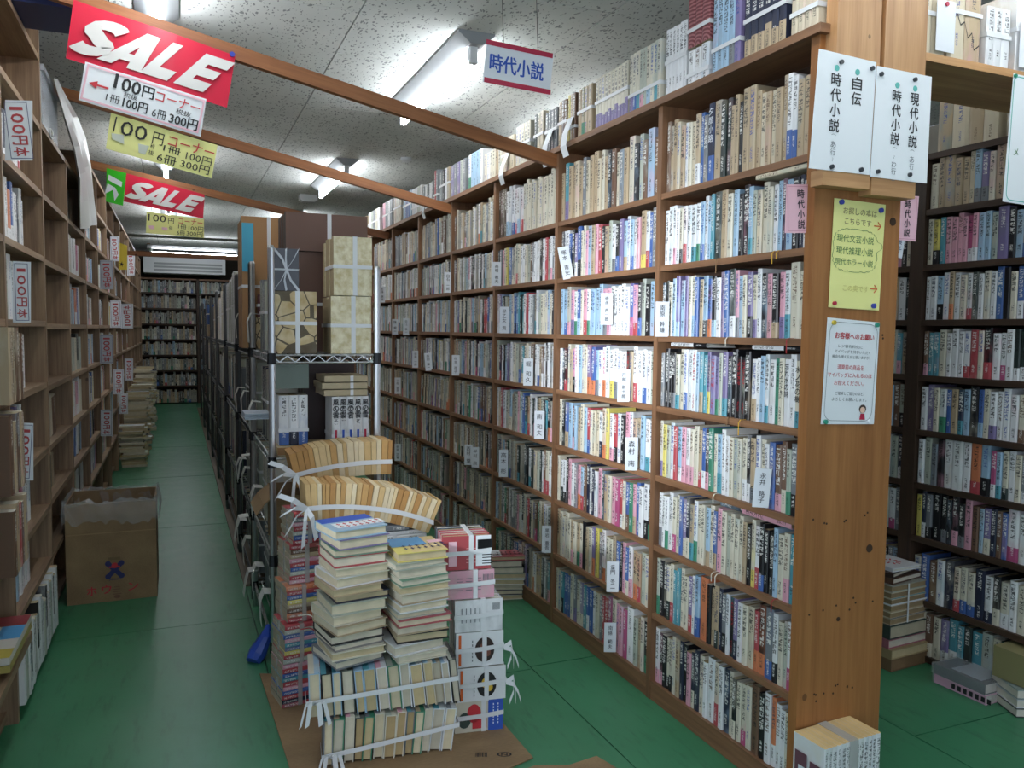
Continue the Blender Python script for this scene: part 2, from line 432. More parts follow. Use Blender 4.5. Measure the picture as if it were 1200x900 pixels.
class Sheet:
    """a flat sign: board between four world corners (top-left, top-right, bottom-right, bottom-left as seen from its front)"""
    def __init__(s, name, label, cat, tl, tr, br, bl, m, th=.002, group=None, wave=0.):
        tl, tr, br, bl = [Vector(p) for p in (tl, tr, br, bl)]
        s.c = (tl+tr+br+bl)/4; x = ((tr-tl)+(br-bl)); s.w = x.length/2; x.normalize()
        y = ((tl-bl)+(tr-br)); s.h = y.length/2
        z = x.cross(y).normalized(); y = z.cross(x).normalized()
        s.M = frame(x, y, z, s.c)
        s.root = thing(name, label, cat, s.c, group)
        b = MB(); n = 8 if wave else 1
        fr = []
        for i in range(n+1):
            u = i/n; a, c = tl.lerp(tr, u), bl.lerp(br, u); k = z*wave*math.sin(u*7.1+tl.x*9)
            fr.append((a+k, c+k*.6))
        for (a, c), (a2, c2) in zip(fr, fr[1:]):
            o = z*th
            b.face([c, c2, a2, a]); b.face([a-o, a2-o, c2-o, c-o])
        b.face([fr[0][0], fr[0][0]-z*th, fr[0][1]-z*th, fr[0][1]]); b.face([fr[-1][1], fr[-1][1]-z*th, fr[-1][0]-z*th, fr[-1][0]])
        for (a, c), (a2, c2) in zip(fr, fr[1:]):
            b.face([a, a2, a2-z*th, a-z*th]); b.face([c-z*th, c2-z*th, c2, c])
        s.board = b.build('sheet', m, s.root, smooth=False); s.z = wave*1.05
    def text(s, m, items, name='lettering'):
        b = MB()
        for it in items: add_text(b, s.M, it[0], it[1]*s.w, it[2]*s.h, it[3]*s.w if it[3] else 0, it[4]*s.h if it[4] else 0, *(it[5] if len(it) > 5 else (0., 0., 0.)), z=.0012+s.z)
        return b.build(name, m, s.root)
    def vtext(s, m, items, name='lettering'):
        b = MB()
        for (t, u, top, size, *r) in items: add_vtext(b, s.M, t, u*s.w, top*s.h, size*s.h, *(r or ()), z=.0012+s.z)
        return b.build(name, m, s.root)
    def frame(s, m, inset, wd, name='border', rad=0):
        b = MB(); W, Hh = s.w/2-inset, s.h/2-inset; z = .0008+s.z
        def pts(w_, h_, r):
            if r <= 0: return [(-w_, -h_), (w_, -h_), (w_, h_), (-w_, h_)]
            o = []
            for cx, cy, a0 in ((-w_+r, -h_+r, 180), (w_-r, -h_+r, 270), (w_-r, h_-r, 0), (-w_+r, h_-r, 90)):
                for k in range(5): a = math.radians(a0+k*22.5); o.append((cx+r*math.cos(a), cy+r*math.sin(a)))
            return o
        A, B = pts(W, Hh, rad), pts(W-wd, Hh-wd, max(rad-wd, 0) if rad else 0)
        for i in range(len(A)):
            j = (i+1) % len(A); b.face([s.M @ Vector((*p, z)) for p in (A[i], A[j], B[j], B[i])])
        return b.build(name, m, s.root)
    def poly(s, m, pts, name='lettering', split=False, z=.0010):
        if split and len(pts) > 1:
            for q in pts: s.poly(m, [q], name, False, z)
            return
        b = MB()
        for q in pts: b.face([s.M @ Vector((p[0]*s.w, p[1]*s.h, z+s.z)) for p in q])
        return b.build(name, m, s.root)
    def pins(s, m, where, r=.0055, name='push_pin'):
        for u, v in where:
            b = MB(); b.disc(s.M @ Vector((u*s.w, v*s.h, s.z*.5)), s.M.to_3x3() @ Vector((0, 0, 1)), r, .006, 10); b.build(name, m, s.root)

# ------------------------------------------------------------------ books
PAL = dict(W='e9eaec', C='ddd5bd', T='bfa57e', B='77543c', N='262c46', U='3566b5', L='9cc3e0', A='3a9db0', G='2f8f6b', D='2c3a37', Y='e2cf3f',
           O='e0793a', R='c33a45', P='e79fb4', M='c2437f', V='8273a8', K='1b1a1f', S='7d8288', E='b9bfae', w='f0f0f0', H='d8c8a8', X='55422f', Z='9c988a')
def soften(c, k=.2):
    g = .3*c[0]+.55*c[1]+.15*c[2]; return tuple(x*(1-k)+g*k for x in c)
PAL = {k: tuple(x*.93 for x in soften(hx(v))) for k, v in PAL.items()}
INKC = dict(k=hx('1d1d22'), w=hx('ecebe6'), r=hx('a82c36'), u=hx('2b4a9a'), g=hx('1f6a4a'), n=hx('2b3350'), b=hx('5a3d2a'), p=hx('c04070'))
CNAME = dict(W='white', C='cream', T='tan', B='brown', N='navy', U='blue', L='pale blue', A='teal', G='green', D='dark green', Y='yellow', O='orange', R='red', P='pink',
             M='magenta', V='lilac', K='black', S='grey', E='pale grey', H='buff', X='dark brown', Z='grey-brown')
def jit(c, k=.06): f = 1+rnd.uniform(-k, k); return tuple(min(1, x*f) for x in c)
def parse(tok):
    base = tok[0]; ink = None; band = None; bf = 0
    r = tok[1:]
    if r and r[0] in INKC: ink = r[0]; r = r[1:]
    if r.startswith('.'): band = r[1]; bf = rnd.uniform(.24, .36); r = r[2:]
    big = '+' in tok; thin = '-' in tok
    if ink is None: ink = 'w' if base in 'NUAGDRKMXVSB' else rnd.choice('kkkknbu')
    return dict(base=base, ink=ink, band=band, bf=bf, big=big, thin=thin)
def mk(tok, t, h, d):
    p = parse(tok) if isinstance(tok, str) else tok
    bc = PAL[p['base']]; bd = PAL[p['band']] if p['band'] else PAL[rnd.choice('LCSEPAT')]
    p = dict(p); p.update(t=t, h=h, d=d, col=jit(bc), bcol=jit(bd), seed=rnd.random(), g=min(t*rnd.uniform(.55, .85), .017),
                          pcol=jit(rnd.choice([hx('d6cdb8'), hx('cbbd9c'), hx('bba580'), hx('dbd6ca')])))
    return p
def attrs(p, on=1, band=None):
    bf = p['bf'] if band is None else band
    return ((*p['col'], p['h']), (*INKC[p['ink']], 1), (*p['bcol'], 1), (p['seed'], p['g'], bf, on))
def simple_book(b, M, p, pagemi=1):
    t, h, d = p['t'], p['h'], p['d']; e = min(.15*t, .003)
    at = attrs(p); ap = ((*p['pcol'], 1),)*2+((.5,)*4,)*2; off = attrs(p, 0, 0)
    pr = [(-t/2, e), (-.3*t, 0), (.3*t, 0), (t/2, e)]
    for (x0, y0), (x1, y1) in zip(pr, pr[1:]):
        b.face([M @ Vector(q) for q in ((x0, y0, 0), (x1, y1, 0), (x1, y1, h), (x0, y0, h))], 0, [(x0, 0), (x1, 0), (x1, h), (x0, h)], at)
    b.face([M @ Vector(q) for q in ((t/2, e, 0), (t/2, d, 0), (t/2, d, h), (t/2, e, h))], 0, [(0, 0), (d, 0), (d, h), (0, h)], off)
    b.face([M @ Vector(q) for q in ((-t/2, d, 0), (-t/2, e, 0), (-t/2, e, h), (-t/2, d, h))], 0, [(0, 0), (d, 0), (d, h), (0, h)], off)
    for z in (h, 0):
        q = [(x, y, z) for x, y in pr]+[(t/2, d, z), (-t/2, d, z)]
        if z == 0: q.reverse()
        b.face([M @ Vector(k) for k in q], pagemi, [(k[0], k[1]) for k in q], ap)
    b.face([M @ Vector(q) for q in ((t/2, d, 0), (-t/2, d, 0), (-t/2, d, h), (t/2, d, h))], pagemi, [(t, 0), (0, 0), (0, h), (t, h)], ap)
def u_shape(b, t, d, e0, c, z0, z1, off, at, uvz=0, capat=None):
    """jacket wrapped round a book: U-shaped shell of thickness c grown outwards by off"""
    e = min(.15*t, .003); t2 = t/2+off
    O = [(-t2, d), (-t2, e-off), (-.3*t, -off), (.3*t, -off), (t2, e-off), (t2, d)]
    I = [(-t2+c, d), (-t2+c, e-off+c), (-.3*t+c*.3, -off+c), (.3*t-c*.3, -off+c), (t2-c, e-off+c), (t2-c, d)]
    for i in range(5):
        (x0, y0), (x1, y1) = O[i], O[i+1]
        onspine = 1 <= i <= 3
        b.face([(x0, y0, z0), (x1, y1, z0), (x1, y1, z1), (x0, y0, z1)], 0, [(x0, z0), (x1, z0), (x1, z1), (x0, z1)], at if onspine else capat)
        (x2, y2), (x3, y3) = I[i], I[i+1]
        b.face([(x3, y3, z0), (x2, y2, z0), (x2, y2, z1), (x3, y3, z1)], 0, None, capat)
        b.face([(x0, y0, z1), (x1, y1, z1), (x3, y3, z1), (x2, y2, z1)], 0, None, capat)
        b.face([(x1, y1, z0), (x0, y0, z0), (x2, y2, z0), (x3, y3, z0)], 0, None, capat)
    for i in (0, 5):
        q = [(*O[i], z0), (*O[i], z1), (*I[i], z1), (*I[i], z0)]
        if i == 5: q.reverse()
        b.face(q, 0, None, capat)
def make_book(name, M, p, label, group, ribbon=False, title=None):
    """one liftable book: jacket mesh with page block, paper band, lettering or ribbon as its parts"""
    b = MB(); t, h, d = p['t'], p['h'], p['d']
    c_ = .0028 if name == 'hardback' else .0016
    u_shape(b, t, d, 0, c_, 0, h, 0, attrs(p, 0 if title else 1, 0), capat=attrs(p, 0, 0))
    o = b.build(name, COVER, None, matrix=M)
    tag(o, label, 'book', group)
    ap = ((*p['pcol'], 1),)*2+((.5,)*4,)*2
    b = MB(); b.box((-t/2+c_+.0002, .004, .003), (t/2-c_-.0002, d-(.006 if name == 'hardback' else .003), h-.004), None, 0, ap)
    b.uv = [[(v[0] if True else 0, v[1]) for v in [(b.v[i][0], b.v[i][1]+b.v[i][2]) for i in f]] for f in b.f]
    b.build('page_block', PAGE, o)
    if p['band']:
        b = MB(); q = dict(p); q['h'] = p['h']; a = attrs(q, 1, 1.0)
        u_shape(b, t, d*.96, 0, .0004, .0005, h*p['bf'], .0006, a, capat=attrs(q, 0, 1.0))
        b.build('paper_band', COVER, o)
    if ribbon:
        b = MB(); x = rnd.uniform(-.2, .2)*t; L = rnd.uniform(.02, .045)
        b.strip([(x, .004, .001), (x, -.016, .0006), (x+.002, -.0245, -.006), (x+.003, -.025, -L)], (.0035, 0, 0), .0008)
        b.build('bookmark_ribbon', mat('ribbon_'+ribbon, dict(w=hx('d9d4c6'), y=hx('cfa136'), r=hx('a33436'), b=hx('8a6a4a'))[ribbon], .7), o)
    if title:
        s, size, top, m, gap = title
        b = MB(); T = frame((1, 0, 0), (0, 0, 1), (0, -1, 0), (0, 0, 0))
        add_vtext(b, T, s, 0, h-top, size, gap, .01, z=.0012)
        b.build('title_lettering', m, o)
    return o
BOOKS = []            # every shelved book: dict(M, p, label, group, name)
ORD = lambda n: f"{n}{'th' if 10 <= n % 100 <= 20 else {1:'st',2:'nd',3:'rd'}.get(n % 10, 'th')}"
def describe(p, noun='book'):
    s = CNAME[p['base']]+' '+noun
    if p['band']: s += f" with {CNAME[p['band']]} band"
    return s
def row(P0, ang, length, tokens, where, group, h=(.176, .19), d=.118, tmean=.024, fill=1.0, lean=0, count_from_right=True, titles=None, ribbons=.1, dep=0):
    """books standing along a shelf. P0 = left end of the spine line as seen from the front, on the shelf top"""
    R = rotz(ang); n = len(tokens)
    ps = [parse(t) for t in tokens]
    ts = [(1.45 if p['big'] else .6 if p['thin'] else 1)*rnd.uniform(.78, 1.25) for p in ps]
    k = length*fill/sum(ts); ts = [t*k for t in ts]
    x = 0
    lst = []
    for i, (tok, t) in enumerate(zip(ps, ts)):
        hh = rnd.choice([h[0], h[0]*.985, h[1], (h[0]+h[1])/2])+rnd.uniform(-.003, .003)
        if tok['big']: hh = h[1]*1.03
        p = mk(tok, t*.965, hh, d)
        a = lean if not callable(lean) else lean(i, n)
        Mx = Matrix.Translation(P0) @ R @ Matrix.Translation((x+t/2, rnd.uniform(0, .006)+dep, 0))
        if a: Mx = Mx @ Matrix.Translation((t/2 if a > 0 else -t/2, 0, 0)) @ Matrix.Rotation(a, 4, 'Y') @ Matrix.Translation((-t/2 if a > 0 else t/2, 0, 0))
        num = n-i if count_from_right else i+1
        lst.append(dict(M=Mx, p=p, label=f"{describe(p)}, {where(ORD(num))}", group=group, name='book', title=(titles or {}).get(i),
                        rib=(rnd.choice('wwyrb') if rnd.random() < ribbons else False)))
        x += t
    BOOKS.extend(lst); return lst
def rand_tokens(n, weights):
    ks = list(weights); ws = [weights[k] for k in ks]; out = []
    for _ in range(n):
        t = rnd.choices(ks, ws)[0]
        if rnd.random() < .25: t = t[0]+(t[1:] if len(t) > 1 and t[1] != '.' else '')+'.'+rnd.choice('WSUPRAKCOGM')
        out.append(t)
    return out

# ================================================================== THE SETTING
ZC = 2.5
def structure(o): o['kind'] = 'structure'; return o
fl = structure(bx('floor', (-1.2, -2.5, -.06), (4.2, 14.6, -.012), SEAMM)); fl['_o'] = [0, 0, 0]
# painted plywood sheets, joints left open
xs = [-1.2, -.62, .29, 1.2, 2.11, 3.02, 4.2]
for i, (a, b2) in enumerate(zip(xs, xs[1:])):
    y = -2.5-(i % 2)*.9+.25
    ys = [-2.5]
    first = {1: 1.74, 2: .82, 3: .84, 4: 1.75, 0: .9, 5: .9}[i]
    yy = first-1.82*3
    while yy < 14.6:
        if yy > -2.4: ys.append(yy)
        yy += 1.82
    ys.append(14.6)
    for c, d in zip(ys, ys[1:]):
        k = MB(); k.box((a+.0022, c+.0028, -.012), (b2-.0022, d-.0028, rnd.uniform(-.0012, 0))); k.build('floor_panel', FLOORM, fl)
ce = structure(bx('ceiling', (-1.2, -2.5, ZC+.012), (4.2, 14.6, ZC+.08), SEAMM)); ce['_o'] = [0, 0, 0]
cx = [-1.2, -1.13, -.22, .69, 1.6, 2.51, 3.42, 4.2]
for i, (a, b2) in enumerate(zip(cx, cx[1:])):
    y = [3.25, 2.85, 3.25, 2.85, 3.29, 2.85, 3.29][i]-.91*7
    ys = [-2.5]
    while y < 14.6:
        if y > -2.4: ys.append(y)
        y += .91
    ys.append(14.6)
    for c, d in zip(ys, ys[1:]):
        k = MB(); k.box((a+.003, c+.003, ZC), (b2-.003, d-.003, ZC+.012)); k.build('ceiling_panel', CEILM, ce)
structure(bx('wall_left', (-1.26, 2.0, 0), (-1.2, 14.6, ZC), WALLM))
structure(bx('wall_right', (4.2, -2.5, 0), (4.26, 14.6, ZC), WALLM))
structure(bx('wall_back', (-1.26, 14.6, 0), (4.26, 14.66, ZC), mat('dark_wall_board', hx('4a443d'), .9)))

# ------------------------------------------------------------------ roof ties between the bookcases
def beam(a, b2, w_, h_, label):
    a, b2 = Vector(a), Vector(b2); x = (b2-a).normalized(); z = x.cross(Vector((0, 1, 0))); z = z if z.z > 0 else -z
    M = frame(x, z.cross(x), z, a)
    k = MB(); k.box((0, -w_/2, -h_/2), ((b2-a).length, w_/2, h_/2))
    o = k.build('wooden_tie_beam', BEAM, None, matrix=M); return tag(o, label, 'beam', 'tie beams across the aisle')
beam((-.52, 3.07, 2.37), (1.49, 3.07, 1.952), .03, .05, 'long brown wooden beam behind the large red sale banner, nearest beam')
beam((-.52, 4.46, 2.37), (1.49, 4.46, 1.94), .03, .05, 'brown wooden beam crossing behind the upper yellow price sign, second from camera')
beam((-.52, 6.0, 2.31), (1.49, 6.0, 1.95), .03, .05, 'brown wooden beam behind the small red sale banner, third from camera')
beam((-.52, 9.0, 1.985), (.9, 9.0, 1.975), .03, .045, 'level wooden beam far down the aisle below the small yellow price sign')

# ------------------------------------------------------------------ fluorescent fixtures
def fixture(cxx, y0, label, z=ZC, L=1.24, rot=False):
    r = thing('fluorescent_lamp', label, 'lamp', (cxx, y0, z), 'ceiling tube lamps')
    R = Matrix.Translation((cxx, y0, z)) @ (rotz(-math.pi/2) if rot else Matrix.Identity(4))
    k = MB()                                                       # folded sheet-metal reflector, open V under the ceiling
    pr = [(-.082, 0), (-.08, -.01), (-.028, -.05), (.028, -.05), (.08, -.01), (.082, 0)]
    for (a, b2), (c, d) in zip(pr, pr[1:]): k.face([R @ Vector(q) for q in ((a, 0, b2), (c, 0, d), (c, L, d), (a, L, b2))])
    k.face([R @ Vector((a, 0, b2)) for a, b2 in pr][::-1]); k.face([R @ Vector((a, L, b2)) for a, b2 in pr])
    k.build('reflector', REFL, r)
    for yy in (.035, L-.065):
        k = MB(); k.box((-.016, yy, -.118), (.016, yy+.03, -.048), R); k.build('lamp_holder', ENAMEL, r)
    k = MB(); k.tube([R @ Vector((0, .06, -.104)), R @ Vector((0, L-.06, -.104))], .0145, 10); k.build('tube', TUBEM, r, smooth=False)
    k = MB(); k.box((.035, .005, -.05), (.085, .045, -.046), R @ Matrix.Translation((0, 0, .012)) @ Matrix.Rotation(-.5, 4, 'Y')); k.build('rating_plate', mat('brown_label', hx('a3835c'), .6), r)
LX = 1.185
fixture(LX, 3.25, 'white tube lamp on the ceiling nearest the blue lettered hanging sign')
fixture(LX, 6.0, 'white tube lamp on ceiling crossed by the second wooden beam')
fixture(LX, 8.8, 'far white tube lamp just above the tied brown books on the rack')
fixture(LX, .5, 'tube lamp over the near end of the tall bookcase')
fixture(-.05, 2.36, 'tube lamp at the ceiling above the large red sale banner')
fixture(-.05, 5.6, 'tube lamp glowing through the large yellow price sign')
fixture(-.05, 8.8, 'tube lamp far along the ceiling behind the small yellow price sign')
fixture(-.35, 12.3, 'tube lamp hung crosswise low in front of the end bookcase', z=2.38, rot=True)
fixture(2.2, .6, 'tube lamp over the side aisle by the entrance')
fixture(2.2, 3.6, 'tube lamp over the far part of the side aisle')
# round fittings and a loop of cable on the ceiling
def rosette(x, y, label, r=.045):
    k = MB(); k.tube([(x, y, ZC), (x, y, ZC-.018), (x, y, ZC-.03)], [r, r, r*.6], 14)
    tag(k.build('ceiling_rosette', ENAMEL, None, loc=(x, y, ZC)), label, 'ceiling fitting', 'round ceiling fittings'); 
p = at_z(535, 73, ZC); rosette(p.x, p.y, 'round white ceiling fitting holding the cable loop beside the nearest tube lamp')
k = MB(); k.tube([(p.x+math.sin(a)*.055-.02, p.y+.01*math.sin(a*2), ZC-.095+math.cos(a)*.07) for a in np.linspace(.2, 5.9, 16)], .004, 5)
tag(k.build('cable_loop', ENAMEL, None, loc=(p.x, p.y, ZC)), 'loop of white cable hanging from ceiling beside nearest tube lamp', 'cable')
p = at_z(476, 185, ZC); rosette(p.x, p.y, 'flat round disc on the ceiling above the middle of the tall bookcase', .04)
p = at_z(361, 229, ZC); k = MB(); k.box((p.x-.08, p.y-.06, ZC-.05), (p.x+.08, p.y+.06, ZC)); k.box((p.x-.06, p.y-.05, ZC-.065), (p.x+.06, p.y+.05, ZC-.05))
tag(k.build('smoke_detector', ENAMEL, None, loc=(p.x, p.y, ZC)), 'small white box fitting on the ceiling beyond the second beam', 'ceiling fitting')

# ================================================================== TALL BOOKCASE (double sided, in the middle of the picture)
XF = 1.47; XB = 1.76
ZS = [.066, .302, .536, .772, 1.005, 1.237, 1.468, 1.702]          # shelf tops, bottom to top
UPY = [2.28, 3.05, 3.76, 4.44, 5.12, 5.81, 6.5, 7.2, 7.9, 8.6]
rb = thing('tall_bookcase', 'tall brown wooden bookcase packed with novels, its end panel facing the camera', 'bookcase', (XF, 1.58, 0))
def board(parent, name, lo, hi, m): k = MB(); k.box(lo, hi); return k.build(name, m, parent)
board(rb, 'end_panel', (XF, 1.575, 0), (XB, 1.605, 2.0), WOODE)
edges = [1.605]
for y in UPY:
    board(rb, 'upright', (XF+.001, y-.0125, 0), (XB-.001, y+.0125, 1.984), WOOD); edges += [y-.0125, y+.0125]
bays = list(zip(edges[0::2], edges[1::2]))
SH = {}
for bi, (y0, y1) in enumerate(bays):
    for zi, z in enumerate(ZS):
        SH[bi, zi] = board(rb, 'shelf', (XF+.003, y0, z-.019), (XB-.003, y1, z), WOOD)
    board(rb, 'back_board', (1.612, y0, .02), (1.618, y1, 1.98), WOODD)
    board(rb, 'kick_board', (XF+.005, y0, 0), (XF+.025, y1, ZS[0]-.019), WOOD)
board(rb, 'top_board', (XF-.015, 1.56, 1.984), (XB+.015, 3.06, 2.006), WOOD)
board(rb, 'top_board', (XF-.015, 3.062, 1.982), (XB+.015, 8.62, 2.004), WOOD)
# two planks nailed to the end panel, rising to the ceiling, with short blocks beneath them
for xa, xb, nm in ((1.487, 1.628, 'post_plank'), (1.643, 1.785, 'post_plank')):
    o = board(rb, nm, (xa, 1.538, 1.66), (xb, 1.5745, 2.16), WOODL)
    k = MB()
    for _ in range(9):
        k.disc((rnd.uniform(xa+.02, xb-.02), 1.538, rnd.uniform(1.9, 2.15)), (0, -1, 0), .0035, .0006, 7)
    k.build('nail_head', PINM, o)
board(rb, 'block', (1.455, 1.535, 1.612), (1.607, 1.575, 1.65), WOODL); board(rb, 'block', (1.612, 1.533, 1.60), (1.762, 1.575, 1.648), WOODL)
k = MB()
for _ in range(40):
    z = rnd.choice([.06, .3, .53, .77, 1.0, 1.25, 1.46, .31, .54])+rnd.uniform(-.012, .012)
    k.disc((rnd.uniform(XF+.03, XB-.03), 1.575, z), (0, -1, 0), .003, .0006, 7)
k.build('nail_hole', mat('nail_hole_dark', hx('3a2413'), .8), rb)
for x, z, r in ((1.70, .68, .011), (1.735, 1.545, .011), (1.60, .5, .006)):
    k = MB(); k.disc((x, 1.575, z), (0, -1, 0), r, .0007, 14); k.build('wood_knot', mat('nail_hole_dark'), rb)
# white strip labels on shelf edges
for bi, zi, y, L in ((0, 6, 1.92, .14), (0, 5, 1.94, .17), (0, 4, 1.98, .12), (1, 6, 2.68, .13), (1, 4, 2.72, .12), (2, 4, 3.4, .12)):
    k = MB(); z = ZS[zi]; k.box((XF+.0015, y-L/2, z-.0165), (XF+.003, y+L/2, z-.003))
    o = k.build('edge_label', CARD, SH[bi, zi])

SHN = ['lowest', 'second lowest', 'third lowest', 'fourth lowest', 'fifth lowest', 'sixth lowest', 'seventh lowest', 'highest']
BAYN = ['nearest bay', 'second bay', 'third bay', 'fourth bay', 'fifth bay', 'sixth bay', 'seventh bay', 'eighth bay', 'ninth bay', 'tenth bay']
BAY1 = {
 7: 'B Tk Tk H Tk W Ck H T.W UN S N.U+ Tk+ D D T Tk K T+ T+ Tb H Tb H Tk T Wk.U Wk.U T Tk',
 6: 'Wk Wk Wk.P WkU Ck.K Wk.R W W.A Wk.G L.U Wk L A D+ Tb+ C Lk K K+ Lk.A E H Ck Ck Wk Lk N L K N W',
 5: 'K Kk C L Vu.L L Vn Ck Ck.L U Tk Lk.K Uk.O Kw.L Wk Vn UN D.W+ P.S L Ck V.K C.V Wk KP.K P Kw.T P.V Wk.A C+ Ck',
 4: 'S Kw Kw Kw.S Ck.A Ck Wu.U Wk Wr L A.T A Vn.Y Vr Vn.G E Vw.A Kw Kw+ Kr Kr K Wu.T Wk L Wk.A Wk Gk Ck Wk Wk C.A',
 3: 'C.V Yk E Wu R L.W P Wk.P C.P C Tk.R U.W D.P G C L.A Wk W C E C Ck.W K.W Tk.S Wu.K C W.M U B.P B.C E.G S.K',
 2: 'W.S W W.G Wk C.M Ck U V.C N.C T.A W.G C Ck L.T C U.T P C E Ck C Ck T Kw C.Y W.R K.U Kw Kw L Ck C.P A.A',
 1: 'E.G Kw Kw C.D C.R A A C Ck V.R Wk L.U O+ Kb Tk T.D N S.K Wk Kr V.N W C H R.O K.O+ S.U+ W.K C E W.M',
 0: 'W.P K.P K C.K C.K C T N K P N.C N C W W+ C.R Wk N Ck K.C C Ck.M C Bk+ K W+ O.W Wm.V W C'}
BAY2 = {
 7: 'T A.V+ T Tk H T S H T T+ H C T K B C S T C+ K E B L+ B',
 6: 'N Wk.K Wk U.W K V.W U.K+ C C P L Tk P.P R K T E W.S K.U V L.T W L.U W P T.Y+ W.R U.U S+',
 5: 'L L.U E.P P.V W.G U.L Ck P.R W.G L L L L P.S P W Wk Wk W W U.M P.R K.U E K L',
 4: 'W K K.R C T P.K Wr L C C V.O U.O L.S W Wp.O W W.Y Wk.S W W Kr T W.R W W.U W E',
 3: 'C K U.T L K.P L T C L R.U C H H W.N C.O Y W.P R.K W K P.W W.K T T L W.A W',
 2: 'C W.D W.K K P W S P.O L.R B N W N W P K T C P M.M R.W C U.B G P.T U W W.K K.G',
 1: 'T C C C+ C T.P C T.G C.P Kk T C V.O Y S W.O+ C C T U K P U.C W.P Tk.O T.R E C',
 0: 'C E A.K U U C S.V C V.C A U.W U W C S R R M C P P M W+ E T Ck K.G'}
DIM = dict(C=4, E=3, W=2, T=3, S=3, H=2, Wk=1.5, L=1.2, N=1.2, K=2, U=.6, R=.6, B=1.5, A=.5, G=.6, P=.4, V=.5, Z=3.5, D=1.5)
PALE = dict(W=6.5, C=4, E=3, L=2.5, P=.7, U=.8, K=1.7, T=2, S=2, R=.6, Wk=4, Y=.25, A=.5, N=1.1, Z=1.5, B=.8, D=.6, V=.4)
OLD = dict(T=5, H=4, C=3, B=2, S=2, E=2, K=1, U=.5, W=1, Z=2)
for bi, (y0, y1) in enumerate(bays):
    L = y1-y0
    for zi, z in enumerate(ZS):
        src = BAY1 if bi == 0 else BAY2 if bi == 1 else None
        if src: toks = src[zi].split()
        else:
            toks = rand_tokens(rnd.randint(24, 29), OLD if zi == 7 else PALE if zi >= 4 else DIM)
            if bi == 2 and zi == 7: toks = ['X']*4+['W.L', 'W.L', 'W.U', 'W.M', 'W.L', 'W.R']+['C']*12
            if bi == 5 and zi == 7: toks = ['S']*6+toks[:14]
        hh = (.2, .225) if zi == 7 else (.178, .192)
        if zi == 7 and bi == 2: hh = (.215, .235)
        if bi == 0: wh = lambda n, zi=zi: f"{n} from the end panel, {SHN[zi]} shelf"
        else: wh = lambda n, zi=zi, bi=bi: f"{n} from near upright, {BAYN[bi]}, {SHN[zi]} shelf"
        fill = .985 if not (bi > 2 and rnd.random() < .15) else .8
        ln = 0
        if (bi, zi) in ((0, 5), (0, 3)): ln = lambda i, n: -.018 if i > n*.4 else 0.0
        if (bi, zi) in ((4, 3),): ln = .09; fill = .9
        titles = {}
        if bi == 0:
            titles = {7: {11: ('夕顔小路', .024, .012, CARD, 1.1)}, 6: {19: ('たない一匹', .016, .025, CARD, 1.08)},
                      4: {29: ('忘れ水の詩', .017, .012, INK, 1.06), 31: ('水ノ花の樹', .018, .014, INK, 1.06)}}.get(zi, {})
            titles = {i: t for i, t in titles.items() if i < len(toks)}
        row(Vector((XF+.013, y1-.004, z)), -math.pi/2, L-.006, toks, wh, 'novels on the tall bookcase', hh, .118, fill=fill, lean=ln, titles=titles, ribbons=.16 if bi == 0 and 1 < zi < 7 else 0)
# the other face of the same bookcase, towards the side aisle
for bi, (y0, y1) in enumerate(bays[:5]):
    for zi, z in enumerate(ZS):
        row(Vector((XB-.013, y0+.004, z)), math.pi/2, y1-y0-.008, rand_tokens(27, PALE), lambda n, bi=bi, zi=zi: f'{n} along the side aisle face of tall bookcase', 'novels on the tall bookcase', (.178, .192), .118, ribbons=0)
# books lying on top of the standing ones (nearest two bays)
def lying(x, y, z, tok, t, hgt, d, label, ang=0.0):
    """spine towards the tall bookcase's front, long side along the shelf"""
    p = mk(tok, t, hgt, d)
    M = Matrix.Translation((x, y, z)) @ rotz(ang) @ frame((0, 0, 1), (1, 0, 0), (0, 1, 0), (0, 0, t/2))
    BOOKS.append(dict(M=M, p=p, label=label, group='novels on the tall bookcase', name='book', title=None, rib=False, force=True))
lying(1.485, 2.02, 1.005+.2, 'Wk.K', .012, .19, .11, 'thin white book lying flat on the black novels, fifth lowest shelf')
lying(1.485, 1.62, 1.005+.2, 'Wk.K', .012, .19, .11, 'thin white book lying flat beside the end panel, fifth lowest shelf')
lying(1.482, 1.63, .536+.2, 'P', .022, .20, .125, 'pink patterned book lying on top of the third lowest shelf row')
lying(1.495, 1.815, .536+.198, 'K', .018, .13, .1, 'black book lying under the pink patterned book')
lying(1.475, 1.60, 1.468+.2, 'H', .012, .2, .12, 'cream board-like book lying below the two nailed planks', .02)
lying(1.478, 1.615, 1.468+.213, 'B', .014, .2, .12, 'brown old book lying topmost on seventh lowest shelf by the end panel', .02)

# ------------------------------------------------------------------ selecting 300 of the shelved and stacked books: see the end of the script

# ================================================================== AUTHOR CARDS on the tall bookcase
def author_card(px, py, hpx, txt, label, tilt=0.0, dx=0.0, width=.044):
    X = XF-.015+dx                                                  # cards stand out from the books, turned towards people walking up the aisle
    c = at_x(px, py, X); hh = abs(at_x(px, py-hpx/2, X).z-at_x(px, py+hpx/2, X).z)
    al = math.radians(24); wv = Vector((math.cos(al), -math.sin(al), 0))*width/2; uv = Vector((0, 0, hh/2))
    if tilt: R = Matrix.Rotation(tilt, 3, wv.cross(uv)); wv = R @ wv; uv = R @ uv
    s = Sheet('name_card', label, 'name card', c-wv+uv, c+wv+uv, c+wv-uv, c-wv-uv, CARD, .0015, 'white author name cards')
    n = len(txt.replace(' ', ''))+txt.count(' ')*.7
    size = min(.74/n, .2)
    s.vtext(INK, [(txt, 0, .40, size, 1.08)])
author_card(663, 308, 38, '塚本 青史', 'tilted white name card beside the third upright, seventh lowest shelf', .2)
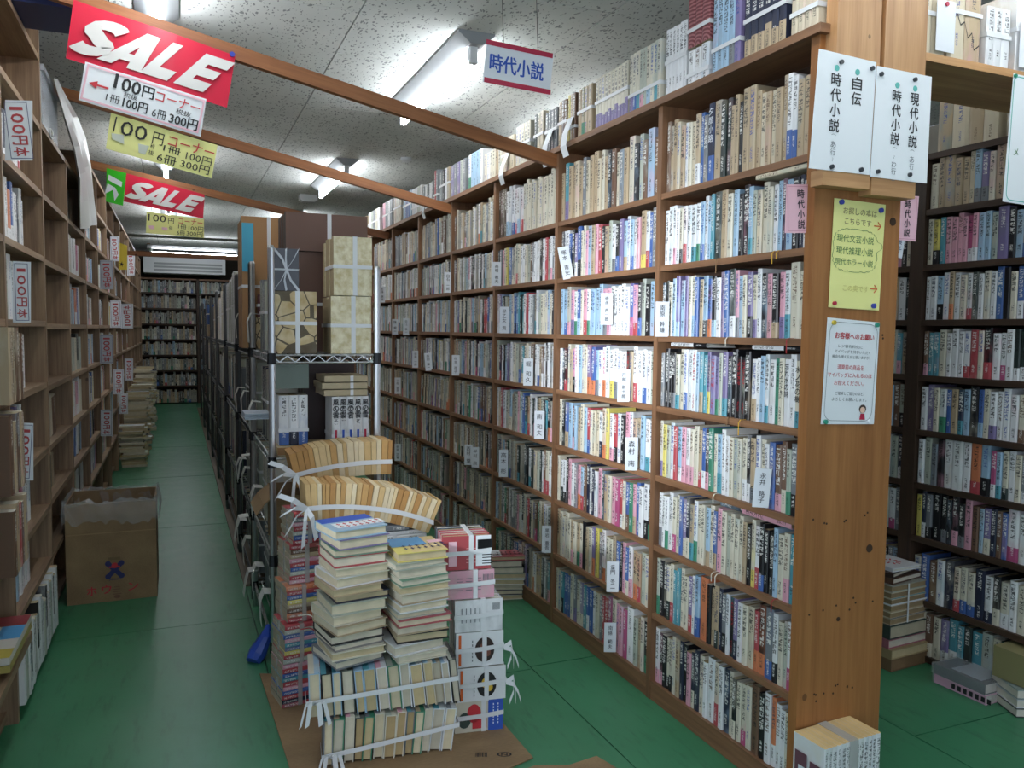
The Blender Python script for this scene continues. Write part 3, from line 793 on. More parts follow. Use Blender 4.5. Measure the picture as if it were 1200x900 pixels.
author_card(711, 362, 37, '徳永 真一郎', 'white name card among pale books, sixth lowest shelf, second bay')
author_card(776, 374, 41, '南原 幹雄', 'white name card against the near bay upright, sixth lowest shelf')
author_card(731, 452, 38, '戸部 新十郎', 'white name card over white books, fifth lowest shelf of second bay')
author_card(740, 532, 39, '森村 南', 'white name card beside a blue banded book, fourth lowest shelf')
author_card(893, 572, 46, '永井 路子', 'large tilted white name card among cream novels, fourth lowest shelf, nearest bay', -.06)
author_card(641, 632, 32, '黒岩 重吾', 'white name card in front of third upright, second lowest shelf')
author_card(718, 676, 36, '童門 冬二', 'white name card on the second lowest shelf, second bay')
author_card(715, 747, 35, '南條 範夫', 'white name card on the lowest shelf near the green floor')
author_card(632, 498, 33, '南 和夫', 'white name card on third bay, fourth lowest shelf')
author_card(619, 436, 32, '堀 和久', 'white name card beside white books, third bay, fifth lowest shelf')
author_card(591, 375, 31, '早乙女 貢', 'white name card beside a red book, third bay, sixth lowest shelf')
author_card(582, 321, 28, '高橋 義夫', 'white name card at the far upright of third bay, seventh lowest shelf')
author_card(525, 331, 24, '白石 一郎', 'white name card at the far upright of fourth bay, seventh lowest shelf')
author_card(534, 428, 24, '杉本 苑子', 'white name card at the far end of fourth bay, fifth lowest shelf')
author_card(502, 424, 21, '柴田 錬一', 'white name card on fifth bay leaning forward, fifth lowest shelf', .08)
author_card(487, 421, 20, '佐藤 一郎', 'white name card at the near edge of sixth bay, fifth lowest shelf')
author_card(466, 452, 19, '小松 重男', 'white name card in sixth bay, fourth lowest shelf')
author_card(549, 533, 24, '西村 望', 'white name card in fourth bay, third lowest shelf, by pale books')
author_card(557, 536, 24, '半村 良', 'white name card beside another card, fourth bay, third lowest shelf', 0, 0.0, .04)
author_card(590, 543, 32, '高木 彬', 'white name card at far upright of third bay, third lowest shelf')
author_card(466, 530, 20, '新宮 正春', 'white name card in sixth bay, third lowest shelf')
author_card(476, 383, 20, '佐江 衆一', 'white name card in sixth bay, sixth lowest shelf, beside a teal book')
author_card(448, 345, 19, '五味 康祐', 'small white name card beside the wire rack post, seventh lowest shelf')
author_card(463, 383, 18, '隆 慶一', 'small white name card near the wire rack post, sixth lowest shelf')
# ================================================================== TIED BUNDLES
def ring(b, M, x0, x1, z0, z1, y, wd, th=.0012):
    """flat tape round the x-z rectangle of frame M at depth y (width wd along y)"""
    o = th
    b.box((x0-o, y-wd/2, z1), (x1+o, y+wd/2, z1+o), M); b.box((x0-o, y-wd/2, z0-o), (x1+o, y+wd/2, z0), M)
    b.box((x0-o, y-wd/2, z0), (x0, y+wd/2, z1), M); b.box((x1, y-wd/2, z0), (x1+o, y+wd/2, z1), M)
def ring_xy(b, M, x0, x1, y0, y1, z, wd, th=.0012):
    o = th
    b.box((x0-o, y0-o, z-wd/2), (x1+o, y0, z+wd/2), M); b.box((x0-o, y1, z-wd/2), (x1+o, y1+o, z+wd/2), M)
    b.box((x0-o, y0, z-wd/2), (x0, y1, z+wd/2), M); b.box((x1, y0, z-wd/2), (x1+o, y1, z+wd/2), M)
def ring_yz(b, M, y0, y1, z0, z1, x, wd, th=.0012):
    o = th
    b.box((x-wd/2, y0-o, z0), (x+wd/2, y0, z1), M); b.box((x-wd/2, y1, z0), (x+wd/2, y1+o, z1), M)
    b.box((x-wd/2, y0-o, z1), (x+wd/2, y1+o, z1+o), M); b.box((x-wd/2, y0-o, z0-o), (x+wd/2, y1+o, z0), M)
def bundle(name, label, cat, M, toks, W, h, d, group=None, straps=('xy',), hj=.0, same=None, tape=ROPE, wd=.012, bow=None, tagcard=False, levels=1, dj=.0, page=None):
    """books side by side along local x (spines at local y=0, height along z), tied with tape"""
    o0 = M.translation
    r = thing(name, label, cat, o0, group)
    n = len(toks)
    for lv in range(levels):
        x = 0
        ts = [rnd.uniform(.85, 1.15) for _ in toks] if same is None else [1]*n
        s = W/sum(ts)
        for tk, t in zip(toks, ts):
            t *= s; p = mk(tk, t*.97, h-rnd.uniform(0, hj), d-rnd.uniform(0, dj))
            if same is not None: p['seed'] = same
            if page: p['pcol'] = jit(page, .08)
            k = MB(); simple_book(k, M @ Matrix.Translation((x+t/2, rnd.uniform(0, dj), lv*h*1.01)), p); k.build('book', [COVER, PAGE], r); x += t
    hh = h*levels*(1.01 if levels > 1 else 1)
    for s in straps:
        k = MB()
        if s == 'xy': ring_xy(k, M, -.001, W+.001, -.001, d+.001, hh*.52, wd)
        elif s == 'xy2': ring_xy(k, M, -.001, W+.001, -.001, d+.001, hh*.3, wd)
        elif s == 'xz': ring(k, M, -.001, W+.001, 0, hh+.001, d*.45, wd)
        elif s == 'yz': ring_yz(k, M, -.001, d+.001, 0, hh+.001, W*.5, wd)
        k.build('tape', tape, r)
    if bow:
        x, y, z = bow; k = MB()
        for a, L in ((.5, .08), (-.4, .07), (1.2, .05), (-1.3, .05)):
            k.strip([M @ Vector((x, y-.003, z)), M @ Vector((x+math.sin(a)*L*.5, y-.014, z-.02+.01*a)), M @ Vector((x+math.sin(a)*L, y-.011, z-L*.8))], (M.to_3x3() @ Vector((.9*math.cos(a), 0, .4*math.sin(a)))).normalized()*.016)
        k.build('tape_bow', tape, r)
    if tagcard:
        k = MB(); k.box((W*.5-.03, -.012, h*.05), (W*.5+.03, -.011, h*.6), M @ Matrix.Rotation(.06, 4, 'X')); k.build('price_tag', CARD, r)
    return r
FS = lambda x, y, z: Matrix.Translation((x, y, z)) @ rotz(-math.pi/2)          # faces the main aisle (-X)
# row along the top board of the tall bookcase, nearest first (each given by its near end in Y)
TOPB = [
 (1.585, .10, 'H H H H', .19, 'tan boxed book set on the top board at the end panel', 0, .14),
 (1.70, .17, 'N.T N.T N.T N.T N.T N.T', .20, 'navy and tan book set tied with white tape on top board', 0, .14),
 (1.885, .13, 'Lk Lk Lk L.S Vu', .235, 'pale blue book set wrapped in clear film on top board', 0, .14),
 (2.03, .11, 'W W Wk', .11, 'white boxed book set with small black emblem under a red set', 0, .16),
 (2.15, .12, 'Wk Wk Wk Wk Wk Wk', .215, 'white set with bold black titles tied at mid height on top board', 0, .14),
 (2.285, .2, 'C.V C.U C.A E.P E C.L C E.A C', .20, 'cream set with small coloured bands above the second bay', 0, .14),
 (2.50, .24, 'C.V C.V C.V C.V C.V C.V C.V C.V C.V C.V', .195, 'long cream set with violet lower halves on top board', 0, .14),
 (2.76, .12, 'T T.G T T', .19, 'tan set with one green label on the top board', 0, .14),
 (2.895, .07, 'Y T B', .19, 'olive and tan set with hanging paper slip on the top board', 1, .14),
 (2.975, .08, 'T B B', .185, 'brown old set with white tape on the top board', 0, .14),
 (3.075, .12, 'S S S S', .18, 'grey set with white tape and a hanging paper slip above third bay', 1, .14),
 (3.215, .1, 'D H H', .2, 'green and cream box set beside the first beam end', 0, .14),
 (3.33, .17, 'C C C C C', .185, 'ivory set tied with tape beyond the first beam end', 0, .14),
 (3.52, .16, 'H C H H', .165, 'tan set with a paper slip above the fourth upright', 1, .14),
 (3.70, .24, 'C W C C T C', .15, 'low cream books on top board above fourth bay', 0, .13),
 (3.96, .22, 'W.G L L L W', .19, 'pale blue and white books with green end on top board', 0, .14),
 (4.2, .26, 'V S V E S', .185, 'lilac grey books above the fifth upright on the top board', 0, .14),
 (4.48, .2, 'S K W T', .19, 'dark and white books just past the second beam end', 0, .14),
 (4.70, .08, 'R S', .21, 'dark red book upright beside grey one on top board', 0, .15),
 (4.80, .24, 'D W K W S', .16, 'small mixed books with a paper slip behind the second beam', 1, .13),
 (5.06, .25, 'Wk W E W', .18, 'white books above the sixth upright on the top board', 0, .14),
 (5.33, .22, 'L U U L', .19, 'blue books above the sixth bay on the top board', 0, .14),
 (5.57, .22, 'H C H', .22, 'cardboard coloured boxed set on top board above third beam', 0, .14),
 (5.82, .3, 'P S W S', .2, 'pinkish grey tied set at far part of the top board', 0, .14),
 (6.2, .4, 'W E S C W', .19, 'white and grey books on the top board behind the brown stacks', 0, .14),
 (6.7, .5, 'S C W E T', .19, 'mixed pale books far along the top board', 0, .14)]
for (y, L, toks, hh, lab, slip, dd) in TOPB:
    z = 2.0065 if y < 3.06 else 2.0045
    M = FS(XF+rnd.uniform(0, .012), y+L, z)
    r = bundle('tied_book_set', lab, 'book bundle', M, toks.split(), L-.004, hh, dd, 'tied sets on the top board', straps=() if y in (3.7, 3.96, 4.2) else (rnd.choice(['xy', 'xy', 'xy2']),), hj=.004, same=rnd.random() if ' '.join(toks.split()[:1]*len(toks.split())) == toks else None)
    if slip:
        k = MB(); k.strip([M @ Vector((L*.55, -.004, hh*.5)), M @ Vector((L*.56, -.03, hh*.15)), M @ Vector((L*.5, -.035, -.02)), M @ Vector((L*.48, -.02, -.06))], (0, -.05, 0), .001); k.build('paper_slip', WHITE, r)
def ringed():
    m = mat('ringed_red_cover', hx('7d3a40'), .5); t = NT(m); uv = t.new('ShaderNodeTexCoord').outputs['UV']
    w_ = t.new('ShaderNodeTexWave', wave_type='RINGS', rings_direction='SPHERICAL'); w_.inputs['Scale'].default_value = 28; w_.inputs['Distortion'].default_value = 3; t.link(uv, w_.inputs['Vector'])
    t.link(t.ramp(w_.outputs['Fac'], (.3, hx('6d3036')), (.8, hx('a3686a'))), bsdf(m).inputs['Base Color']); return m
RINGED = ringed()
# red marbled set on the white boxed set
M = FS(XF+.004, 2.03+.115, 2.0065+.115)
r = bundle('tied_book_set', 'dark red set with ringed marbled end on the white boxed set', 'book bundle', M, ['R', 'R', 'R'], .112, .175, .15, 'tied sets on the top board', straps=('xy2',))
for o_ in r.children: o_.data.materials[0] = RINGED if o_.name.startswith('book') else o_.data.materials[0]
# things on top behind the post planks, over the other face of the bookcase
bundle('tied_book_set', 'tan boxed set behind the two nailed planks', 'book bundle', Matrix.Translation((1.62, 1.60, 2.0065)), ['H', 'T', 'H', 'H'], .14, .3, .2, 'tied sets on the top board', straps=('xy',))

# ================================================================== BRIDGE SHELF over the side aisle
bs = thing('bridge_shelf', 'plank shelf bridging the side aisle beside the end panel', 'shelf', (1.79, 1.61, 1.97))
board(bs, 'plank', (1.777, 1.61, 1.986), (2.6, 1.87, 2.007), WOODL); board(bs, 'batten', (1.777, 1.63, 1.955), (1.797, 1.85, 1.986), WOODL)
BR = [(1.79, .155, 'H H H', .2, 'tan boxed set with torn edge left of the price tag on bridge shelf'),
      (1.95, .13, 'H T', .24, 'tan boxed set with black cliff drawing on the bridge shelf'),
      (2.10, .10, 'W W W', .16, 'grey white set in clear film on the bridge shelf'),
      (2.22, .3, 'W S W E', .22, 'white set with tape at the far end of bridge shelf')]
for i, (x, L, toks, hh, lab) in enumerate(BR):
    r = bundle('tied_book_set', lab.replace(' left of', ' beside'), 'book bundle', Matrix.Translation((x, 1.612, 2.0075)), toks.split(), L-.004, hh, .17, 'tied sets on the bridge shelf', straps=('xy',), tape=ROPE)
    if i in (1, 3):
        M = Matrix.Translation((x-.02 if i == 1 else x+.04, 1.608, 2.02))
        k = MB(); k.box((-.035, -.004, -.005), (.035, -.003, .13), M); t = k.build('price_tag', CARD, r)
        k = MB(); k.disc(M @ Vector((0, -.0045, .12)), (0, -1, 0), .006, .003); k.build('pin', SIGNRED, r)
    if i == 1:
        k = MB(); pts = [(.02, -.0012, .1), (.03, -.0012, .12), (.045, -.0012, .09), (.06, -.0012, .1), (.075, -.0012, .06), (.09, -.0012, .075), (.1, -.0012, .03), (.12, -.0012, .045)]
        for a, b2 in zip(pts, pts[1:]): k.strip([Vector(a)+M.translation+Vector((.02, .0045, -.012)), Vector(b2)+M.translation+Vector((.02, .0045, -.012))], (0, 0, .004), .0004)
        k.build('cliff_drawing', INK, r)

# ================================================================== SIGNS
# two white topic sheets on the planks
s1 = Sheet('topic_sheet', 'white sheet for two topics pinned on the end panel, nearer the novels', 'sign', at_y(960, 57, 1.533), at_y(1027, 73, 1.533), at_y(1019, 205, 1.533), at_y(948, 197, 1.533), WHITE, .0012)
for q in [('時代小説', -.16, .335, .118, 1.1, .018), ('自伝', .19, .335, .118, 1.1, .018)]: s1.vtext(INK, [q])
s1.vtext(GREYI, [('（あ行〜）', -.16, -.18, .062, 1.05)], 'small_lettering')
for u in (-.16, .19): k = MB(); k.disc(s1.M @ Vector((u*s1.w, .375*s1.h, .0005)), s1.M.to_3x3() @ Vector((0, 0, 1)), .0075, .0006, 14); k.build('teal_dot', TEALI, s1.root)
s1.pins(PINM, [(-.1, .43), (.43, .43), (.33, -.46), (-.17, -.47)])
s2 = Sheet('topic_sheet', 'white sheet for modern novels pinned on the end panel, nearer the bridge shelf', 'sign', at_y(1028, 77, 1.531), at_y(1092, 90, 1.531), at_y(1086, 215, 1.531), at_y(1020, 207, 1.531), WHITE, .0012)
for q in [('時代小説', -.12, .32, .118, 1.1, .018), ('現代小説', .2, .32, .118, 1.1, .018)]: s2.vtext(INK, [q])
s2.vtext(GREYI, [('（〜わ行）', -.12, -.2, .062, 1.05), ('（あ行〜）', .2, -.2, .062, 1.05)], 'small_lettering')
for u in (-.12, .2): k = MB(); k.disc(s2.M @ Vector((u*s2.w, .36*s2.h, .0005)), s2.M.to_3x3() @ Vector((0, 0, 1)), .0075, .0006, 14); k.build('teal_dot', TEALI, s2.root)
s2.pins(PINM, [(-.42, .43), (.18, .44), (-.4, -.45), (.17, -.44)])
# yellow handwritten note
s = Sheet('yellow_note', 'yellow handwritten note pinned to the end panel above a white notice', 'sign', at_y(978, 232, 1.572), at_y(1038, 240, 1.572), at_y(1030, 364, 1.572), at_y(971, 360, 1.572), YELLOW, .0012)
s.text(BROWNI, [('お探しの本は', 0.0, .40, .66, 0), ('こちらです', -.03, .305, .52, 0)])
s.text(GREENI, [('現代文芸小説', -.06, .145, .72, 0), ('現代推理小説', -.06, .035, .72, 0), ('現代ホラー小説', -.06, -.07, .74, 0)], 'green_lettering')
s.text(mat('faint_ink', hx('cfc779'), .7), [('この奥です', 0, -.31, .5, 0)], 'faint_lettering')
s.text(ORANGEI, [('→', .36, .29, .15, 0), ('→', .36, -.30, .15, 0)], 'arrow')
k = MB(); n = 26
for i in range(n):                                                 # cloud outline round the three lines, with a point
    a0, a1 = i/n*2*math.pi, (i+1)/n*2*math.pi
    q = []
    for t in np.linspace(0, 1, 5):
        a = a0+(a1-a0)*t; rr = 1+.05*math.sin(t*math.pi)
        ex = math.copysign(abs(math.cos(a))**.55, math.cos(a)); ey = math.copysign(abs(math.sin(a))**.55, math.sin(a))
        x = ex*rr*.42+(.09 if abs(a-.15) < .14 else 0); q.append(s.M @ Vector(((x-.05)*s.w, (.04+ey*rr*.19)*s.h, .0012)))
    k.strip(q, s.M.to_3x3() @ Vector((0, .0011, 0)) if abs(math.sin(a0)) > .7 else s.M.to_3x3() @ Vector((.0011, 0, 0)), .0004)
k.build('cloud_outline', GREENI, s.root)
s.pins(PINB, [(-.38, .47), (.4, .44), (.37, -.46)], .0065); s.pins(SIGNRED, [(-.4, -.46)], .005)
# white notice with red and grey lines
s = Sheet('white_notice', 'white notice in red and grey lettering with small drawn clerk', 'sign', at_y(970, 372, 1.572), at_y(1031, 378, 1.572), at_y(1024, 497, 1.572), at_y(962, 497, 1.572), WHITE, .0012)
s.frame(GREYI, .008, .0012, rad=.025)
s.text(REDI, [('お客様へのお願い', 0.02, .345, .74, .062, (.02, 0, 0)), ('清算前の商品を', -.02, .045, .5, .05), ('マイバッグに入れるのは', -.02, -.03, .84, .045), ('お控えください。', -.03, -.105, .56, .045)], 'red_lettering')
s.text(GREYI, [('レジ袋有料化に', -.05, .245, .46, .032), ('マイバッグを持参いただく', .0, .195, .68, .032), ('機会も増えるかと思いますが、', -.02, .145, .72, .032), ('ご理解とご協力のほど、', .0, -.205, .55, .034), ('よろしくお願いします。', .0, -.262, .66, .034)], 'grey_lettering')
def circ(cx_, cy_, rx, ry, n=12): return [(cx_+rx*math.cos(i/n*6.2832), cy_+ry*math.sin(i/n*6.2832)) for i in range(n)]
s.poly(mat('drawn_hair', hx('4a3a34'), .7), [circ(.27, -.35, .07, .042)], 'drawn_hair')
s.poly(mat('drawn_skin', hx('edc6ae'), .7), [circ(.27, -.36, .05, .03)], 'drawn_face', z=.0014)
s.poly(SIGNRED, [[(.22, -.455), (.33, -.455), (.31, -.395), (.235, -.395)]], 'drawn_apron', z=.0012)
s.pins(PING, [(.42, .47), (-.42, -.48)], .006); s.pins(mat('yellow_pin', hx('c9b13a'), .4), [(-.4, .46)], .006); s.pins(WHITE, [(.4, -.47)], .005)
# pink genre plates
s = Sheet('pink_genre_plate', 'pink genre plate hung over books beside the end panel, facing main aisle side', 'sign', at_y(922, 216, 1.6), at_y(956, 216, 1.6), at_y(953, 273, 1.6), at_y(920, 273, 1.6), PINK, .0015)
s.vtext(INK, [('時代小説', .02, .40, .19, 1.1, .02)]); s.frame(mat('dusty_rose_ink', hx('c98a9c'), .6), .005, .0012)
s = Sheet('pink_genre_plate', 'pink genre plate on the side aisle edge of the end panel', 'sign', at_y(1052, 228, 1.60), at_y(1077, 230, 1.60), at_y(1073, 283, 1.60), at_y(1050, 281, 1.60), PINK, .0015)
s.vtext(INK, [('時代小説', .0, .40, .19, 1.1, .02)]); s.frame(mat('dusty_rose_ink'), .004, .0012)
# author card hanging behind it
s = Sheet('name_card', 'white tilted name card hanging below the pink plate in side aisle', 'name card', at_y(1050, 276, 1.68), at_y(1061, 277, 1.68), at_y(1057, 303, 1.68), at_y(1047, 300, 1.68), CARD, .0015, 'white author name cards')
s.vtext(NAVYI, [('良子', 0, .38, .3, 1.2)])
# green-edged hand-written poster at the frame's edge, hung from the bridge shelf
s = Sheet('green_edged_poster', 'white poster with teal border hanging from the bridge shelf', 'sign', at_y(1188, 86, 1.60), at_y(1188, 86, 1.60)+Vector((.22, 0, -.005)), at_y(1175, 236, 1.60)+Vector((.22, 0, -.008)), at_y(1175, 236, 1.60), WHITE, .0012)
s.frame(TEALI, .006, .0028, rad=.02); s.text(GREENI, [('メ', -.34, -.1, .09, 0)], 'faint_scribble'); s.pins(PING, [(-.46, .48)], .005)
# hanging sign on threads
tl, tr, br_, bl = at_y(571, 46, 2.6), at_y(649, 63, 2.6), at_y(644, 111, 2.6), at_y(566, 96, 2.6)
s = Sheet('hanging_genre_sign', 'white hanging sign with blue lettering and red bars above the bookcase', 'sign', tl, tr, br_, bl, CARD, .004)
s.text(BLUEI, [('時代小説', -.03, .0, .80, .42, (.026, 0, 0))])
s.poly(SIGNRED, [[(-.5, .38), (.5, .38), (.5, .5), (-.5, .5)], [(-.5, -.5), (.5, -.5), (.5, -.38), (-.5, -.38)]], 'red_bar', True)
k = MB()
for u in (-.25, .27):
    a = s.M @ Vector((u*s.w, .5*s.h, 0)); k.tube([a, Vector((a.x+.01, a.y+.05, ZC))], .0014, 4)
k.build('hanging_thread', STRINGM, s.root)
# sale banners and price signs under the beams
SHAPES = {'S': None}
def sale(px, Y, label, Yb, wave):
    s = Sheet('sale_banner', label, 'banner', *[at_y(*q, Y) for q in px], SALER, .0012, wave=wave)
    b = MB()
    for ch, u, wd in (('S', -.325, .235), ('A', -.105, .26), ('L', .105, .17), ('E', .325, .19)):
        for qi, q in enumerate(sale_letter(ch)):
            q = [(u*s.w+(x-.5)*wd*s.w+(y-.5)*.16*s.w, (y-.5)*.70*s.h-.01*s.h) for x, y in q]
            ar = sum(q[i][0]*q[(i+1) % len(q)][1]-q[(i+1) % len(q)][0]*q[i][1] for i in range(len(q)))
            if ar < 0: q.reverse()
            b.face([s.M @ Vector((x, y, .0012+s.z+.00015*qi)) for x, y in q])
    b.build('lettering', mat('banner_white', hx('d9d6d2'), .35), s.root)
    return s
s = sale([(86, -1), (276, 65), (266, 126), (77, 68)], 3.03, 'large glossy red sale banner hung on the nearest beam', 3.07, .004); s.pins(PINB, [(.47, .48)], .009)
sale([(148, 203), (240, 228), (238, 256), (145, 236)], 5.97, 'small red sale banner hung on the third beam beside a lime board', 6.0, .004)
s = Sheet('price_sign', 'white price sign with pink border and red arrow below the large banner', 'sign', *[at_y(*q, 3.02) for q in ((100, 72), (242, 116), (235, 160), (92, 117))], WHITE, .0012, wave=.002)
s.frame(PINK, .006, .006)
PB = (.02, 0, 0)
s.text(INK, [('1', -.245, .25, .02, .36, PB), ('00', -.12, .22, .15, .33, PB), ('円', .02, .20, .095, .30, PB), ('100円', -.06, -.22, .2, .26, PB), ('300円', .345, -.27, .24, .28, PB), ('1冊', -.24, -.22, .11, .2), ('6冊', .14, -.26, .12, .24), ('税抜', -.11, -.03, .11, .13), ('税抜', .33, -.04, .13, .14)])
s.text(REDI, [('コーナー', .27, .19, .37, .27, (.005, 0, 0))], 'red_lettering')
s.poly(REDI, [[(-.445, .0), (-.38, .1), (-.38, -.1)], [(-.38, -.025), (-.29, -.025), (-.29, .025), (-.38, .025)]], 'arrow')
s = Sheet('price_sign', 'large pale yellow price sign below the white one with pink border', 'sign', *[at_y(*q, 3.04) for q in ((130, 132), (255, 170), (248, 209), (124, 174))], YELLOW, .0012, wave=.002)
s.text(INK, [('1', -.455, .22, .012, .42), ('00', -.28, .19, .24, .40), ('円', -.055, .17, .1, .34), ('1冊', .09, -.03, .16, .2), ('6冊', .06, -.33, .18, .24), ('100円', .35, -.06, .25, .24), ('300円', .33, -.32, .28, .24), ('税', -.09, -.08, .04, .14), ('抜', -.09, -.27, .05, .14)])
s.text(REDI, [('コーナー', .26, .22, .44, .3, (.005, 0, 0))], 'red_lettering')
s.poly(mat('clear_pocket_grey', hx('cfd3c4'), .2), [[(-.47, -.05), (-.36, -.0), (-.34, -.25), (-.45, -.2)], [(-.22, -.12), (-.12, -.1), (-.14, -.38), (-.2, -.36)]], 'taped_patch', True)
s = Sheet('price_sign', 'small yellow price sign below the small red banner', 'sign', *[at_y(*q, 5.95) for q in ((172, 248), (239, 257), (239, 279), (171, 273))], YELLOW, .0012)
s.text(INK, [('100', -.32, .26, .3, .34), ('円', -.08, .2, .1, .28), ('1冊', .12, -.03, .14, .22), ('6冊', .1, -.34, .14, .22), ('100円', .36, -.05, .26, .24), ('300円', .34, -.32, .28, .24), ('税抜', -.08, -.15, .06, .2)])
s.text(REDI, [('コーナー', .26, .26, .42, .3)], 'red_lettering')
s.poly(PINK, [[(-.46, -.15), (-.38, -.12), (-.36, -.3), (-.44, -.3)], [(-.24, -.15), (-.14, -.15), (-.13, -.28), (-.22, -.3)]], 'pink_patch', True)
# lime board
s = Sheet('lime_board', 'bright lime green board with torn white paper beside the small banner', 'sign', *[at_y(*q, 5.9) for q in ((125, 197), (148, 203), (144, 241), (124, 236))], LIME, .004)
s.poly(WHITE, [[(-.45, .05), (.0, -.02), (.25, -.2), (.1, -.42), (-.1, -.1), (-.48, -.28)], [(-.48, .32), (.3, .2), (.32, .05), (-.1, .1), (-.46, .16)]], 'torn_paper', True)
# ================================================================== FRONT PILE ON THE FLOOR
k = MB(); pts = [(.26, 2.95), (.285, 2.05), (.70, 1.99), (.945, 2.065), (.935, 2.62)]
k.face([(x, y, .0045) for x, y in pts]); k.face([(x, y, .0005) for x, y in pts][::-1])
for (a, b2) in zip(pts, pts[1:]+pts[:1]): k.face([(*b2, .0045), (*a, .0045), (*a, .0005), (*b2, .0005)])
k.uv = [[(v[0]*.4+v[1]*.3, v[1]) for v in [k.v[i] for i in f]] for f in k.f]
cs = tag(k.build('cardboard_sheet', CARDB, None, loc=(.6, 2.3, 0)), 'flattened brown cardboard sheet under the front pile of books', 'cardboard')
cs['_o'] = [.6, 2.3, 0]
k = MB(); c = at_z(591, 884, .005); M = Matrix.Translation(c) @ rotz(-.35)
ro = [(math.cos(a)*.022, math.sin(a)*.013) for a in np.linspace(0, 6.2832, 17)]
for (a, b2), (a2, b3) in zip(ro, ro[1:]): k.face([M @ Vector(q) for q in ((a, b2, 0), (a2, b3, 0), (a2*.75, b3*.75, 0), (a*.75, b2*.75, 0))])
add_text(k, M, 'N', 0, 0, .018, .013, .02, z=0)
for i in range(9): k.box((-.085+i*.004, -.012, 0), (-.085+i*.004+rnd.choice([.0012, .0022]), .012, .0002), M)
k.build('printed_marks', INK, cs)
k = MB(); pts = [(.74, 1.9), (1.16, 1.86), (1.12, 2.0), (1.02, 1.985), (.93, 2.02), (.80, 1.99)]
k.face([(x, y, .007) for x, y in pts]); k.face([(x, y, .001) for x, y in pts][::-1])
for (a, b2) in zip(pts, pts[1:]+pts[:1]): k.face([(*b2, .007), (*a, .007), (*a, .001), (*b2, .001)])
k.uv = [[(v[0], v[1]) for v in [k.v[i] for i in f]] for f in k.f]
tag(k.build('cardboard_sheet', CARDB, None, loc=(.9, 1.95, 0)), 'torn brown cardboard piece at the bottom edge before the pile', 'cardboard')

def art_disc(k, x, y, r): k.face([(0, y+r*math.sin(-i/14*6.2832), x+r*math.cos(-i/14*6.2832)) for i in range(14)][::-1])
def hard_book(b, M, p):
    """jacket boards proud of an inset page block, all in one mesh (slots: jacket, page)"""
    t, h, d = p['t'], p['h'], p['d']
    at, off = attrs(p), attrs(p, 0, 0); ap = ((*p['pcol'], 1),)*2+((.5,)*4,)*2
    c = min(.003, t*.12)
    b.box((-t/2, 0, 0), (-t/2+c, d, h), M, 0, off); b.box((t/2-c, 0, 0), (t/2, d, h), M, 0, off)
    b.box((-t/2+c, 0, 0), (t/2-c, c, h), M, 0, at)
    n0 = len(b.f); b.box((-t/2+c, c, .003), (t/2-c, d-.004, h-.003), M, 1, ap)
    inv = M.inverted()
    for i in range(n0, len(b.f)): b.uv[i] = [((inv @ Vector(b.v[j])).x, sum((inv @ Vector(b.v[j]))[1:])) for j in b.f[i]]
def edge_bundle(name, label, M, n, W, d, h, toks, straps, jz=.004, group=None, jy=.01, tilt=0.):
    """books side by side along x, spines up, head edges to the front; M = front lower left corner"""
    r = thing(name, label, 'book bundle', M.translation, group)
    ts = [rnd.uniform(.75, 1.3) for _ in range(n)]; s = W/sum(ts); x = 0
    for t in ts:
        t *= s; p = mk(rnd.choice(toks), t*.95, h-rnd.uniform(0, .012), d-rnd.uniform(0, .008)); p['pcol'] = jit(rnd.choice([hx('dccdac'), hx('cdb88c'), hx('b89e72'), hx('d2c8b2')]), .1)
        B = M @ frame((1, 0, 0), (0, 0, -1), (0, 1, 0), (x+t/2, rnd.uniform(0, jy), p['d']+rnd.uniform(0, .002))) @ Matrix.Rotation(tilt*(.4+.9*x/W)+rnd.uniform(-.02, .02), 4, 'Z')
        k = MB(); hard_book(k, B, p); k.build('book', [COVER, PAGE], r); x += t
    for z, sl in straps:
        k = MB(); f = -.004
        k.strip([M @ Vector((-.006, h*.6, z-.01)), M @ Vector((-.006, f, z)), M @ Vector((W*.5, f-.002, z+sl*.5)), M @ Vector((W+.006, f, z+sl)), M @ Vector((W+.006, h*.6, z+sl))], (0, 0, .014), .001)
        k.build('tape', ROPE, r)
    k = MB()
    for a in (.3, -.5, .9, -1.0):
        k.strip([M @ Vector((.02, -.006, straps[0][0])), M @ Vector((.02+math.sin(a)*.03, -.022, straps[0][0]+.01)), M @ Vector((.02+math.sin(a)*.05, -.018, straps[0][0]-.06))], M.to_3x3() @ Vector((.014*math.cos(a), 0, .008)), .0008)
    k.build('tape_bow', ROPE, r)
    return r
PA = -.13
MP = Matrix.Translation((.357, 2.235, .005)) @ rotz(PA)
CREAMY = ['C', 'W', 'T', 'S', 'C', 'K', 'W', 'G', 'L', 'H']
edge_bundle('tied_book_bundle', 'lowest tied bundle of cream edged books on the cardboard sheet', MP @ Matrix.Translation((.012, 0, 0)), 13, .385, .135, .15, CREAMY, [(.03, .05)], tilt=.09)
edge_bundle('tied_book_bundle', 'second tied bundle of cream edged books under the two hardback stacks', MP @ Matrix.Translation((-.03, .008, .138)), 14, .425, .135, .15, CREAMY, [(.05, .03)], tilt=-.10)

